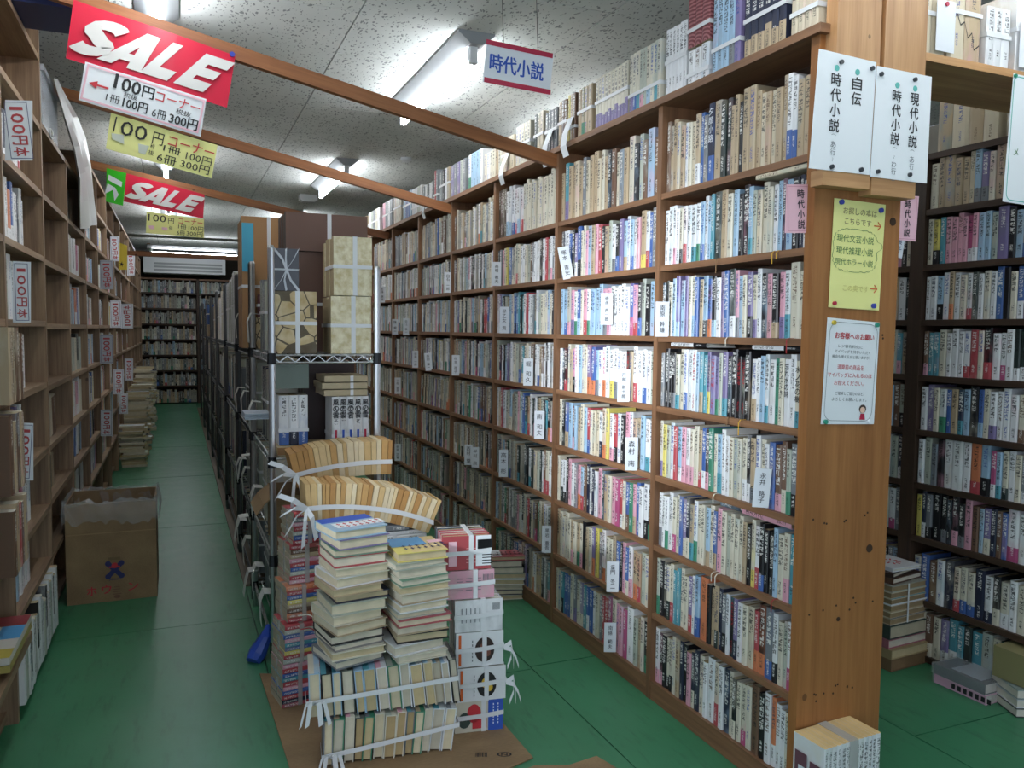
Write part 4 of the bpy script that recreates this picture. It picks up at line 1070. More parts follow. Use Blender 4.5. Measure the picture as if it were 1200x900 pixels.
def stack(M, specs, base, where, z0=0.0, group='loose hardbacks stacked in the front pile', pagecol=None, jx=.012, name='book'):
    """books lying flat, fore-edges to the front; M = middle of the front bottom edge. returns the stack height"""
    z = z0
    for i, (tok, t, h, d) in enumerate(specs):
        p = mk(tok, t, h, d); p['pcol'] = jit(pagecol or rnd.choice([hx('dccfb2'), hx('cfbd97'), hx('ddd3bd')]), .05)
        B = M @ Matrix.Translation((rnd.uniform(-jx, jx), rnd.uniform(0, jx), 0)) @ rotz(rnd.uniform(-.12, .12)) @ frame((0, 0, 1), (0, -1, 0), (1, 0, 0), (-h/2, d, z+t/2))
        BOOKS.append(dict(M=B, p=p, label=f"{describe(p, 'hardback')}, lying {where(i, len(specs))} {base[0]}", group=group, name='hardback', title=None, rib=(rnd.choice('rbyw') if rnd.random() < .15 else False), force=True))
        z += t+.0006
    return z
def sp(s): return [(a.split(':')[0], float(a.split(':')[1])/1000, rnd.uniform(.150, .168), rnd.uniform(.155, .172)) for a in s.split()]
up = lambda i, n: f"{ORD(i+1)} from bottom" if i < n-1 else 'topmost'
ztop = .278
nb = len(BOOKS)
hB = stack(MP @ Matrix.Translation((.12, .022, ztop)) @ rotz(.30), sp('S:24 C:24 S:20 K:26 T:27 C:30 E:32 N:21 T:24 W:30 C:26 R:30 G:22 V:30 L+:26'), ('in taller stack beside red spined comics',), up)
BOOKS[-1]['art'] = 'blue'
hC = stack(MP @ Matrix.Translation((.302, .014, ztop)) @ rotz(.22), sp('C:22 W:30 K:26 T:25 R:22 E:17 W:24 T:30 C:24 G:22 C:27 E:20 Y:27'), ('in shorter stack beside the white sets',), up)

BOOKS[-1]['art'] = 'yellow'
# column of tied sets
DM = Matrix.Translation((.785, 2.275, .005)) @ rotz(-.14)
def set_block(z, h, toks, label, front, w=.152, dep=.12, dx=0., dy=0., tape=('x', 'z'), decor=None):
    M = DM @ Matrix.Translation((dx, dy, z)) @ frame((0, -1, 0), (1, 0, 0), (0, 0, 1), (0, dep, 0))
    r = thing('tied_book_set', label, 'book bundle', M.translation, 'tied sets in the front column')
    n = len(toks); t = dep/n
    for i, tk in enumerate(toks):
        p = mk(tk, t*.97, h, w); p['col'] = jit(PAL[tk[0]], .02); p['g'] = .006; k = MB(); hard_book(k, M @ Matrix.Translation((t*(i+.5), 0, 0)), p); k.build('book', [COVER, PAGE], r)
    F = DM @ Matrix.Translation((dx, dy, z)) @ frame((1, 0, 0), (0, 0, 1), (0, -1, 0), (0, -.0005, 0))     # x right, y up, on the front face
    for tp in tape:
        k = MB()
        if tp == 'z': k.box((w*.55, -.002, -.001), (w*.55+.014, dep+.002, h+.002), DM @ Matrix.Translation((dx, dy, z)))
        else:
            k.strip([DM @ Matrix.Translation((dx, dy, z)) @ Vector(q) for q in ((-.002, dep*.7, h*.5), (-.002, -.003, h*.48), (w*.5, -.004, h*.5), (w+.002, -.003, h*.56), (w+.002, dep, h*.6))], (0, 0, .014), .001)
        k.build('tape', ROPE, r)
    if decor: decor(r, F, w, h)
    if 'round' in label and 'above' not in label:
        M = DM @ Matrix.Translation((dx+w, dy, z+h*.5)); k = MB()
        for a in (.35, .9, -.3): k.strip([M @ Vector((0, -.004, 0)), M @ Vector((.022, -.012, .022*math.cos(a*2))), M @ Vector((.026+.012*a, -.012, -.03)), M @ Vector((.02+.03*a, -.01, -.062))], (0, .002, .014), .0008)
        k.build('tape_bow', ROPE, r)
    return r
def pq(k, F, x0, y0, x1, y1, z=.001): k.face([F @ Vector(q) for q in ((x0, y0, z), (x1, y0, z), (x1, y1, z), (x0, y1, z))])
def pdisc(k, F, x, y, rx, ry, z=.001, n=18): k.face([F @ Vector((x+rx*math.cos(i/n*6.2832), y+ry*math.sin(i/n*6.2832), z)) for i in range(n)])
def dec_red(r, F, w, h):
    k = MB(); pq(k, F, .105, .01, w, h); k.build('white_panel', WHITE, r)
    k = MB()
    for i in range(10): pq(k, F, .11+i*.0036, h*.6, .122+i*.0036+rnd.choice([.001, .002]), h*.88, .0014)
    for i in range(4): pq(k, F, .125, h*.15+i*.009, .155, h*.15+i*.009+.003, .0014)
    k.build('barcode', INK, r)
    k = MB()
    for i in range(5): pq(k, F, .075, h*.2+i*.011, .105, h*.2+i*.011+.002, .0012)
    k.build('small_print', mat('pale_red', hx('f0b4b4'), .6), r)
    k = MB(); pq(k, F, .02, h*.12, .045, h*.85); k.build('pink_panel', PINK, r)
def dec_lilac(r, F, w, h):
    k = MB()
    for i in range(9): pq(k, F, .112+i*.0036, h*.62, .112+i*.0036+rnd.choice([.001, .002]), h*.85)
    for j in range(3):
        for i in range(5): pq(k, F, .03+j*.028, h*.3+i*.009, .05+j*.028, h*.3+i*.009+.002)
    k.build('printed_lines', GREYI, r)
def dec_white(r, F, w, h):
    k = MB()
    for i in range(8): pq(k, F, .118+i*.003, h*.65, .118+i*.003+.0014, h*.88)
    for i in range(6): pq(k, F, .02+i*.014, h*.3, .0225+i*.014, h*.75)
    k.build('printed_lines', GREYI, r)
def dec_circle(ring_, fill):
    def f(r, F, w, h):
        k = MB(); pdisc(k, F, w*.6, h*.48, .031, .04); k.build('round_picture', ring_, r)
        k = MB(); pdisc(k, F, w*.57, h*.53, .012, .016, .0014); pdisc(k, F, w*.66, h*.38, .01, .012, .0014); k.build('picture_detail', fill, r)
        if fill is not INK: k = MB(); pq(k, F, .008, h*.05, .016, h*.95); k.build('orange_stripe', ORANGEI, r); k = MB(); [pq(k, F, .05, h*.15+i*.012, .053, h*.15+i*.012+.007) for i in range(6)]; k.build('small_print', GREYI, r)
    return f
def dec_last(r, F, w, h):
    k = MB(); pq(k, F, .105, 0, w, h); k.build('blue_panel', BLUEI, r)
    k = MB()
    for i in range(7): pq(k, F, .12, .02+i*.01, .123, .02+i*.01+.006, .0014); pq(k, F, .135, .02+i*.01, .138, .02+i*.01+.006, .0014)
    k.build('white_print', WHITE, r)
    k = MB(); pdisc(k, F, .06, h*.6, .022, .03); pq(k, F, .055, .01, .1, .04); k.build('red_picture', REDI, r)
    k = MB(); pdisc(k, F, .03, h*.4, .02, .025); k.build('dark_picture', mat('dark_green_ink', hx('3a4a44'), .5), r)
zz = .0
set_block(.0, .098, 'UUCWC', 'bottom tied set with bright blue panel and picture cover', 'W', dx=-.01, decor=dec_last); zz = .10
set_block(.10, .106, 'WWWWW', 'white tied set with round yellow and black picture', 'W', dx=-.003, dy=-.006, decor=dec_circle(INK, mat('picture_yellow', hx('d8b23a'), .5)))
set_block(.208, .108, 'WWWWW', 'white tied set with round dark brown picture', 'W', w=.15, dx=-.008, dy=.0, decor=dec_circle(mat('picture_brown', hx('33231f'), .5), mat('picture_reddish', hx('7a4a3c'), .5)))
set_block(.318, .10, 'EWWWW', 'white boxed set wrapped in clear film above the round pictures', 'W', w=.15, dx=-.012, decor=dec_white)
set_block(.420, .088, 'PVEVP', 'pale lilac tied set with printed lines below the red one', 'P', w=.148, dx=-.035, dy=.01, decor=dec_lilac)
set_block(.510, .105, 'KKRRR', 'red tied set with white barcode panel on top of the column', 'R', w=.152, dx=-.05, dy=.015, dep=.14, decor=dec_red)
# column of lying comics with red and coloured spines
aA = .16
xdir = Vector((math.cos(aA), math.sin(aA), 0)); ydir = Vector((-math.sin(aA), math.cos(aA), 0))
z = .004; ci = 0
cols = ['R N R U P R A U R P', 'E R Y U A P U E R', 'R O B T Y U R O', 'P R E U R P T B R', 'R U E R P S R']
names = ['lowest tied comics with red, blue and pink spines', 'second tied comics with grey, red and teal spines', 'third tied comics with orange and yellow spines', 'fourth tied comics with pink and red spines', 'topmost tied comics in the red spined column']
for gi, cc in enumerate(cols):
    ox, oy = (.428, 2.66) if gi < 2 else (.43, 2.68) if gi == 2 else (.435, 2.70)
    off = [0, .006, .016, .024, .034][gi]
    o = Vector((ox+off, oy, z)); r = thing('tied_comics', names[gi], 'book bundle', o, 'tied comics at the foot of the rack')
    z1 = z
    for tk in cc.split():
        t = rnd.uniform(.0125, .0165); p = mk(tk, t*.97, .125, .14); p['ink'] = 'w'; p['pcol'] = jit(hx('b5aa94'), .06); p['g'] = .008
        B = Matrix.Translation(o) @ frame((0, 0, 1), ydir, -xdir, Vector((rnd.uniform(-.003, .003), 0, z1-z+t/2)))
        k = MB(); simple_book(k, B, p); k.build('comic', [COVER, PAGE], r); z1 += t
    T = Matrix.Translation(o) @ frame(-xdir, ydir, (0, 0, -1), (0, 0, 0)) ; k = MB()
    T2 = frame(xdir, ydir, (0, 0, 1), o)
    k.box((-.075, -.002, -.0005), (-.06, .142, z1-z+.001), T2); k.box((-.127, .06, -.0004), (.002, .072, z1-z+.0012), T2); k.build('tape', mat('clear_tape', hx('cfcfcb'), .2, alpha=.45), r)
    z = z1+.0015
# blue wrapped bag at the foot of the rack
k = MB()
p = at_z(303, 776, 0)
k.tube([(p.x-.02, p.y+.0, .005), (p.x, p.y+.02, .03), (p.x+.03, p.y+.02, .09), (p.x+.04, p.y+.03, .13)], [.028, .035, .022, .006], 9)
tag(k.build('blue_bag', mat('blue_plastic', hx('3554b4'), .3), None, loc=(p.x, p.y, 0)), 'small crumpled blue plastic bag on green floor at rack foot', 'bag')

# two fanned bundles of old paperbacks, page edges to the camera
def fan(name, label, px0, px1, py, Y, n, th0, th1, d, h, tape_z, tone):
    a = at_y(px0, py, Y); b2 = at_y(px1, py, Y); W = b2.x-a.x
    r = thing(name, label, 'book bundle', a, 'fanned paperback bundles')
    x, zz = 0., 0.; pos = []
    ts = [rnd.uniform(.7, 1.4) for _ in range(n)]; s = W/sum(ts)
    for i, t in enumerate(ts):
        t *= s; th = math.radians(th0+(th1-th0)*(i+.5)/n); pos.append((x+t/2*math.cos(th), zz-t/2*math.sin(th), th, t)); x += t*math.cos(th); zz -= t*math.sin(th)
    zoff = -min(p[1] for p in pos)
    tops = []
    for x, z, th, t in pos:
        p = mk('C', t*.98, h, d); p['pcol'] = jit(rnd.choice(tone), .06)
        M = Matrix.Translation(a+Vector((x, rnd.uniform(0, .004), z))) @ Matrix.Rotation(th, 4, 'Y')
        k = MB(); ap = ((*p['pcol'], 1),)*2+((.5,)*4,)*2
        k.box((-t*.49, 0, 0), (t*.49, h, d+rnd.uniform(-.003, .003)), M, 0, ap)
        inv = M.inverted(); k.uv = [[((inv @ Vector(k.v[j])).x, (inv @ Vector(k.v[j])).z) for j in f] for f in k.f]
        k.build('paperback', PAGE, r); tops.append(M)
    k = MB(); pts = [tops[0] @ Vector((-.006, .06, tape_z)), tops[0] @ Vector((-.006, -.003, tape_z))]+[M @ Vector((0, -.004, tape_z+.0)) for M in tops[::3]]+[tops[-1] @ Vector((.008, -.003, tape_z)), tops[-1] @ Vector((.008, .06, tape_z))]
    k.strip(pts, (0, 0, .016), .001); k.build('tape', ROPE, r)
    k = MB(); q = tops[0] @ Vector((-.008, -.004, tape_z))
    for aa, L in ((2.6, .10), (3.3, .08), (4.0, .10), (4.6, .12), (5.0, .1)):
        k.strip([q, q+Vector((math.cos(aa)*L*.5, -.02, math.sin(aa)*L*.4+.015)), q+Vector((math.cos(aa)*L, -.012, math.sin(aa)*L))], (.012, 0, .012), .0008)
    k.build('tape_bow', ROPE, r); return r
TONE = [hx('e0c79a'), hx('d4b27c'), hx('c79c62'), hx('e6d3ae'), hx('b98a52'), hx('dcbf8d')]
fan('fanned_paperback_bundle', 'upper fan of tanned paperbacks tied with white tape before the rack', 348, 459, 572, 2.79, 18, -13, 3, .12, .14, .045, TONE)
fan('fanned_paperback_bundle', 'lower longer fan of tanned paperbacks drooping toward the tall bookcase', 360, 506, 611, 2.56, 27, -3, 24, .115, .14, .04, TONE)
# supports beneath the fans
p0 = at_y(360, 611, 2.56); zt = p0.z-.09
def pile_bundle(label, lo, hi, n, tok, ang=0., group='stacked bundles behind the front pile'):
    lo, hi = Vector(lo), Vector(hi); r = thing('tied_book_bundle', label, 'book bundle', lo, group); t = (hi.z-lo.z)/n; z = lo.z
    for i in range(n):
        p = mk(rnd.choice(tok), t*.96, hi.x-lo.x, hi.y-lo.y); p['ink'] = rnd.choice('kn')
        k = MB(); simple_book(k, frame((0, 0, 1), (0, 1, 0), (-1, 0, 0), (hi.x, lo.y, z+t/2)), p); k.build('book', [COVER, PAGE], r); z += t
    k = MB(); k.box(((lo.x+hi.x)/2-.007, lo.y-.0015, lo.z-.0003), ((lo.x+hi.x)/2+.007, hi.y+.0015, hi.z+.001)); k.build('tape', ROPE, r)
    return r
zf = at_y(400, 572, 2.79).z-.002
pile_bundle('lower tied books standing under the upper fan', (.445, 2.785, .013), (.69, 2.925, zf*.5), 8, ['W', 'S', 'C', 'R'])
pile_bundle('upper tied books standing right under the upper fan', (.44, 2.78, zf*.5+.001), (.68, 2.92, zf), 8, ['W', 'S', 'C', 'N'])
gl = at_y(425, 640, 2.56); gr = at_y(494, 610, 2.56)
pile_bundle('white books with violet print lying under the drooping fan', (gl.x, 2.57, gr.z-.105), (gr.x+.02, 2.69, gr.z-.032), 5, ['Wn', 'W'])
zg = gr.z-.106
pile_bundle('lower tied books hidden behind the two hardback stacks', (.46, 2.58, .005), (.70, 2.72, zg*.5), 7, ['W', 'S', 'C', 'R'])
pile_bundle('upper tied books behind the two hardback stacks', (.45, 2.575, zg*.5+.001), (.69, 2.715, zg-.001), 7, ['W', 'S', 'C', 'N'])
gb = at_y(418, 614, 2.55); ge = at_y(481, 604, 2.55)
p = mk('S', .02, .19, .12); BOOKS.append(dict(M=frame((0, 0, 1), (0, 1, 0), (-1, 0, 0), (ge.x, 2.565, gr.z-.021)), p=p, label='grey hardback with black title panel lying beneath the drooping fan', group='loose hardbacks stacked in the front pile', name='hardback', title=None, rib=False, force=True))

# small stack against the tall bookcase's foot
SM = Matrix.Translation((1.40, 3.37, .0)) @ rotz(-.25)
stack(SM, [(a, t, .16, .12) for a, t in (('C', .022), ('N', .024), ('C', .024), ('W', .026), ('E', .024), ('K', .03), ('D', .03), ('R.W', .02))], ('in floor stack by the tall bookcase',), up, group='hardbacks in the small floor stack')
BOOKS[-1]['art'] = 'red'

# ================================================================== CARTON with plastic liner
bl, br = at_z(74, 708, 0), at_z(181, 700, 0)
BX0, BX1, BY0, BY1, BH = -.468, -.098, 4.0, 4.33, .455
cb = thing('cardboard_carton', 'open brown cardboard carton lined with clear plastic on green floor', 'box', (BX0, BY0, 0))
T = .006
for nm, lo, hi in (('front_panel', (BX0, BY0, 0), (BX1, BY0+T, BH)), ('rear_panel', (BX0, BY1-T, 0), (BX1, BY1, BH)), ('side_panel', (BX0, BY0+T, 0), (BX0+T, BY1-T, BH)), ('side_panel', (BX1-T, BY0+T, 0), (BX1, BY1-T, BH)), ('bottom', (BX0+T, BY0+T, 0), (BX1-T, BY1-T, T))): board(cb, nm, lo, hi, CARDB)
k = MB(); k.box((BX0, BY0-.0012, .315), (BX1, BY0, .319)); k.build('crease', mat('cardboard_light', hx('a98a64'), .8), cb)
F = frame((1, 0, 0), (0, 0, 1), (0, -1, 0), ((BX0+BX1)/2, BY0, 0))
k = MB(); add_text(k, F, 'ホ', -.085, .055, .038, .04, .02); add_text(k, F, 'ウ', -.025, .058, .038, .04, .02); add_text(k, F, 'ン', .085, .06, .04, .036, .02); k.build('red_lettering', REDI, cb)
k = MB()
for i in range(4): pq(k, F, .0+.002*i, .03+i*.011, .035-.002*i, .034+i*.011)
pdisc(k, F, .018, .02, .014, .008); k.build('faded_stamp', mat('faded_red_ink', hx('7d5a48'), .8), cb)
k = MB()
for sg in (1, -1):
    Q = F @ Matrix.Translation((.01, .145, .0008+.0004*sg)) @ rotz(sg*.82)
    k.box((-.042, -.0105, 0), (.042, .0105, .0006), Q)
    for e in (-1, 1): pdisc(k, Q, e*.04, 0, .0125, .0125, .0010)
k.build('crossed_emblem', NAVYI, cb)
k = MB(); pdisc(k, F, .01, .165, .013, .013, .0035); pq(k, F, -.012, .155, .032, .162, .0038); k.build('red_dot', REDI, cb)
k = MB(); add_text(k, F, 'JABOON', .01, .1, .05, .01, .02); k.build('small_lettering', NAVYI, cb)
k = MB(); pq(k, F, -.018, .19, .034, .203); k.build('faded_print', mat('cardboard_dark', hx('7d6749'), .8), cb)
k = MB(); n = 72; rg = []                                           # liner: folded over the rim, crumpled
def rim(u):
    u = u % 4; i = int(u); f = u-i; c = [(BX0, BY0), (BX1, BY0), (BX1, BY1), (BX0, BY1)]
    a, b2 = c[i], c[(i+1) % 4]; return a[0]+(b2[0]-a[0])*f, a[1]+(b2[1]-a[1])*f
mx, my = (BX0+BX1)/2, (BY0+BY1)/2
prof = [(-.012, -.16), (-.014, -.09), (-.008, -.02), (.004, .012), (.010, .002), (.016, -.045), (.013, -.085)]
for i in range(n):
    x, y = rim(4*i/n); dx, dy = x-mx, y-my; L = math.hypot(dx, dy); dx, dy = dx/L, dy/L
    rg.append([(x+dx*(o+rnd.uniform(-.006, .01)), y+dy*(o+rnd.uniform(-.006, .01)), BH+zz+rnd.uniform(-.012, .012)*(1.6 if zz < -.03 else 1)) for o, zz in prof])
for i in range(n):
    a, b2 = rg[i], rg[(i+1) % n]
    for j in range(len(prof)-1): k.face([a[j], b2[j], b2[j+1], a[j+1]])
k.build('plastic_liner', CLEAR, cb)

# ================================================================== END BUNDLE at the foot of the end panel
cz = .226
L_, F_, R_ = at_z(928, 858, cz), at_z(967, 879, cz), at_z(1033, 859, cz)
xd = (R_-F_).normalized(); W = (R_-F_).length; yd = Vector((-xd.y, xd.x, 0))
M = frame(xd, yd, (0, 0, 1), (F_.x, F_.y, .001))
r = bundle('tied_paperback_set', 'tied set of white paperbacks standing on floor against the end panel', 'book bundle', M, ['Wk']*13, W, cz, (L_-F_).length, None, straps=('yz',), tape=mat('clear_tape'), wd=.03, page=hx('dcbd86'))
k = MB(); ring_xy(k, M, -.002, W+.002, -.002, (L_-F_).length+.002, .045, .035); k.build('clear_band', mat('clear_tape'), r)
k = MB(); Q = M @ frame((0, -1, 0), (0, 0, 1), (-1, 0, 0), (-.002, (L_-F_).length, 0)); dd = (L_-F_).length
pq(k, Q, dd*.08, .08, dd*.47, .185); pq(k, Q, dd*.56, .06, dd*.98, .175); k.build('cover_picture', mat('plum_print', hx('6b4450'), .5), r)
k = MB(); pq(k, Q, dd*.2, .12, dd*.42, .15, .0014); k.build('cover_picture_detail', CARD, r)
# ================================================================== WIRE RACKS along the aisle
def wire_shelf(parent, x0, x1, y0, y1, z, m):
    k = MB(); r = .0032
    for zz in (z-.004, z-.03):
        c = [(x0, y0, zz), (x1, y0, zz), (x1, y1, zz), (x0, y1, zz)]
        for a, b2 in zip(c, c[1:]+c[:1]): k.tube([a, b2], r, 5)
    def zig(a, b2, n):
        a, b2 = Vector(a), Vector(b2); pts = []
        for i in range(2*n+1): pts.append(a.lerp(b2, i/(2*n))+Vector((0, 0, -.005 if i % 2 == 0 else -.029)))
        k.tube(pts, .0026, 4)
    zig((x0, y0, z), (x1, y0, z), 7); zig((x0, y0, z), (x0, y1, z), 12); zig((x1, y0, z), (x1, y1, z), 12); zig((x0, y1, z), (x1, y1, z), 7)
    n = 14
    for i in range(1, n): x = x0+(x1-x0)*i/n; k.tube([(x, y0, z-.003), (x, y1, z-.003)], .0022, 3, 0, False)
    return k.build('wire_shelf', m, parent)
RX0, RX1 = .312, .69
RZ = [.11, .43, .786, 1.157]
RACKS = [(2.95, 3.71), (3.77, 4.6), (4.68, 5.75), (5.82, 6.95), (7.02, 8.15), (8.22, 9.35), (9.45, 10.6), (10.7, 11.9)]
bb = tag(bx('base_plank', (.285, 4.0, .001), (.74, 13.2, .012), wood('dusty_plank', hx('5d5042'), hx('80705c'))), 'dusty plank strip under the wire racks beside the green floor', 'plank')
WHR = ['nearest', 'second', 'third', 'fourth', 'fifth', 'sixth', 'seventh', 'farthest']
racks = []
for i, (y0, y1) in enumerate(RACKS):
    m = CHROME if i == 0 else mat('grey_rack_metal', hx('6d7074'), .35, .9)
    zb = 0.0 if i == 0 else .012
    r = thing('wire_rack', f'{WHR[i]} wire shelving rack of the row along the aisle, loaded with tied books', 'shelf', (RX0, y0, 0), 'wire racks along the aisle'); racks.append(r)
    for px_, py_ in ((RX0, y0), (RX1, y0), (RX0, y1), (RX1, y1)):
        k = MB(); k.tube([(px_, py_, zb), (px_, py_, 1.53 if px_ == RX0 else 1.47)], .0125, 10)
        k.tube([(px_, py_, 1.53 if px_ == RX0 else 1.47), (px_, py_, 1.54 if px_ == RX0 else 1.48)], [.0135, .009], 10); k.build('post', m, r)
        if i < 3:
            for z in RZ: k = MB(); k.tube([(px_, py_, z-.036), (px_, py_, z+.004)], [.0165, .0145], 8); k.build('shelf_clip', DARKM, r)
    for z in RZ: wire_shelf(r, RX0, RX1, y0, y1, z, m)
# ---- stacks with printed front covers: slabs one behind the other, front one showing its cover
def slabs(name, label, lo, hi, n, front, side, tape=True, group=None, cross=True, lean=0.0):
    lo, hi = Vector(lo), Vector(hi); r = thing(name, label, 'book bundle', lo, group); t = (hi.y-lo.y)/n
    for i in range(n):
        k = MB(); dx = rnd.uniform(-.004, .004) if i else 0; dz = rnd.uniform(-.012, 0) if i else 0
        k.box((lo.x+dx, lo.y+i*t, lo.z), (hi.x+dx, lo.y+(i+.93)*t, hi.z+dz), None, 1, None, fm={(1, 0): 0}); k.build('book', [front, side], r)
    if tape:
        k = MB(); w_ = hi.x-lo.x
        k.box((lo.x+w_*.5, lo.y-.0015, lo.z), (lo.x+w_*.5+.016, lo.y, hi.z)); k.box((lo.x+w_*.5, lo.y-.0015, hi.z), (lo.x+w_*.5+.016, hi.y, hi.z+.0012))
        if cross: k.box((lo.x-.0012, lo.y-.0028, lo.z+(hi.z-lo.z)*.46), (hi.x+.0012, lo.y-.0016, lo.z+(hi.z-lo.z)*.46+.013)); k.box((lo.x-.0015, lo.y-.002, lo.z+(hi.z-lo.z)*.46), (lo.x, hi.y, lo.z+(hi.z-lo.z)*.46+.013))
        k.build('tape', ROPE, r)
    return r
DARKS = mat('dark_book_sides', hx('4b4038'), .7); TANS = mat('tan_book_sides', hx('a89572'), .7); BROWNC = mat('brown_cover', hx('6d4f42'), .5); KRAFTC = mat('kraft_cover', hx('a37a50'), .6)
zs = RZ[3]+.001
a, b2 = at_y(321, 412, 2.98), at_y(371, 342, 2.98)
slabs('tied_comic_books', 'tied comics with brown and black drawn cover beneath the foil wrapped parcel', (a.x, 2.98, zs), (b2.x, 3.15, b2.z), 6, MANGA, DARKS)
c, d = at_y(318, 342, 2.99), at_y(350, 292, 2.99)
fp = slabs('wrapped_parcel', 'dark books wrapped in crinkled clear film on the drawn comics', (max(c.x, .325), 2.99, b2.z+.002), (d.x, 3.12, d.z), 3, mat('dark_film_cover', hx('4a4a50'), .15), DARKS, tape=False)
k = MB(); x0, x1, z0, z1 = max(c.x, .325), d.x, b2.z+.002, d.z; mx_, mz = (x0+x1)/2, (z0+z1)/2
for q in ((x0, z0), (x1, z0), (x1, z1), (x0, z1), (mx_, z1), (x0, mz), (x1, mz), (mx_, z0)):
    k.strip([(q[0], 2.988, q[1]), ((q[0]+mx_)/2+rnd.uniform(-.008, .008), 2.983, (q[1]+mz)/2), (mx_, 2.982, mz)], (.006, 0, .006), .001)
k.build('film_crease', mat('bright_film', hx('c3c6cc'), .15), fp)
g0, g1 = at_y(388, 412, 2.97), at_y(436, 348, 2.97)
slabs('tied_folio_set', 'lower gold embossed folio set tied with white tape on the top wire shelf', (g0.x, 2.97, zs), (min(g1.x, .672), 3.17, g1.z), 4, GOLD, TANS, group='gold embossed folio sets')
h0, h1 = at_y(391, 346, 2.97), at_y(439, 279, 2.97)
slabs('tied_folio_set', 'upper gold embossed folio set tied with white tape, topmost near the post', (h0.x, 2.97, g1.z+.003), (min(h1.x, .675), 3.19, h1.z), 5, GOLD, TANS, group='gold embossed folio sets')
b0, b1 = at_y(384, 330, 3.32), at_y(417, 256, 3.32)
slabs('tied_folio_set', 'brown folio set in white tape standing behind the gold embossed sets', (.395, 3.25, zs), (b1.x+.03, 3.42, at_y(380, 296, 3.25).z), 5, BROWNC, DARKS, group='brown folio sets')
slabs('tied_folio_set', 'big brown folio set lying highest behind the gold embossed sets', (at_y(334, 260, 3.26).x, 3.24, at_y(380, 296, 3.24).z+.003), (b1.x+.03, 3.46, at_y(400, 252, 3.24).z), 5, BROWNC, DARKS, group='brown folio sets', cross=False)
t0, t1 = at_y(284, 345, 3.8), at_y(334, 256, 3.8)
kr = slabs('tied_folio_set', 'tan boxed folio set with teal strip and white cross tape on second rack', (t0.x, 3.8, zs), (t1.x+.03, 4.05, t1.z), 3, KRAFTC, KRAFTC, group='tan folio sets')
k = MB(); k.box((t0.x+.001, 3.7985, at_y(284, 318, 3.8).z), (t0.x+.05, 3.7998, t1.z-.03)); k.build('teal_strip', TEALP, kr)
slabs('maroon_book_box', 'maroon boxed books below the tan set with the teal strip', (t0.x+.06, 3.73, RZ[3]+.14), (t0.x+.16, 3.79, RZ[3]+.24), 2, MAROON, MAROON, tape=True)
slabs('tied_book_bundle', 'greenish patterned books under the maroon box on rack', (t0.x+.05, 3.73, RZ[3]+.0), (t0.x+.17, 3.79, RZ[3]+.138), 3, MANGA, DARKS, tape=False)
# second shelf of the nearest rack
zs = RZ[2]+.001
a, b2 = at_y(326, 522, 3.02), at_y(358, 468, 3.02)
r = bundle('tied_book_set', 'white and brown set of three with brush titles on rack', 'book bundle', Matrix.Translation((.345, 3.04, zs+.03)), ['Wk.U', 'Wk.N', 'Wk.U'], .105, .185, .13, 'sets on the second wire shelf', straps=('xy2',))
slabs('boxed_books', 'pale tan boxes lying under the brush titled set on rack', (.335, 3.0, zs), (.54, 3.2, zs+.028), 1, KRAFTC, TANS, tape=False)
r = bundle('tied_book_set', 'white set of five with bold black brush titles on the rack', 'book bundle', Matrix.Translation((.532, 3.0, zs)), ['Wk', 'Wk', 'Wk', 'Wk', 'Wk'], .138, .21, .15, 'sets on the second wire shelf', straps=('xy2',))
for q in range(5):
    Q = frame((1, 0, 0), (0, 0, 1), (0, -1, 0), (.532+.138*(q+.5)/5, 2.9985, zs))
    k = MB(); add_vtext(k, Q, '風の雲', 0, .2, .024, 1.0, .02); k.build('brush_title', INK, r)
    k = MB(); pq(k, Q, -.004, .05, .004, .085); k.build('blue_print', BLUEI if q % 4 else SIGNRED, r)
tz = zs+.213
for i in range(3):
    k = MB(); k.box((.50+rnd.uniform(-.006, .006), 3.0, tz+.026*i), (.665, 3.2, tz+.026*i+.022)); 
    o = k.build('folio_case', mat('cream_case', hx('b9a98a'), .7), None, loc=(.58, 3.1, tz+.026*i))
    tag(o, ['cream folio case lying lowest of three above the brush titled set', 'cream folio case lying between two others above the brush titled set', 'cream folio case lying on top of three under the wire shelf'][i], 'folio', 'cream folio cases'); o['_o'] = [.58, 3.1, tz+.026*i]
    kk = MB(); kk.box((.60, 2.9985, tz+.026*i), (.612, 3.0, tz+.026*i+.0225)); kk.build('tape', ROPE, o)
slabs('boxed_books', 'grey green landscape cover books beneath the top wire shelf', (.335, 3.05, zs+.24), (.455, 3.2, zs+.33), 3, mat('green_landscape', hx('6d7a70'), .4), DARKS, tape=False)
slabs('boxed_books', 'dark maroon boxed books behind the cream folio cases', (.46, 3.22, zs), (.66, 3.4, zs+.33), 4, mat('dark_maroon', hx('3a2624'), .5), DARKS, tape=False)
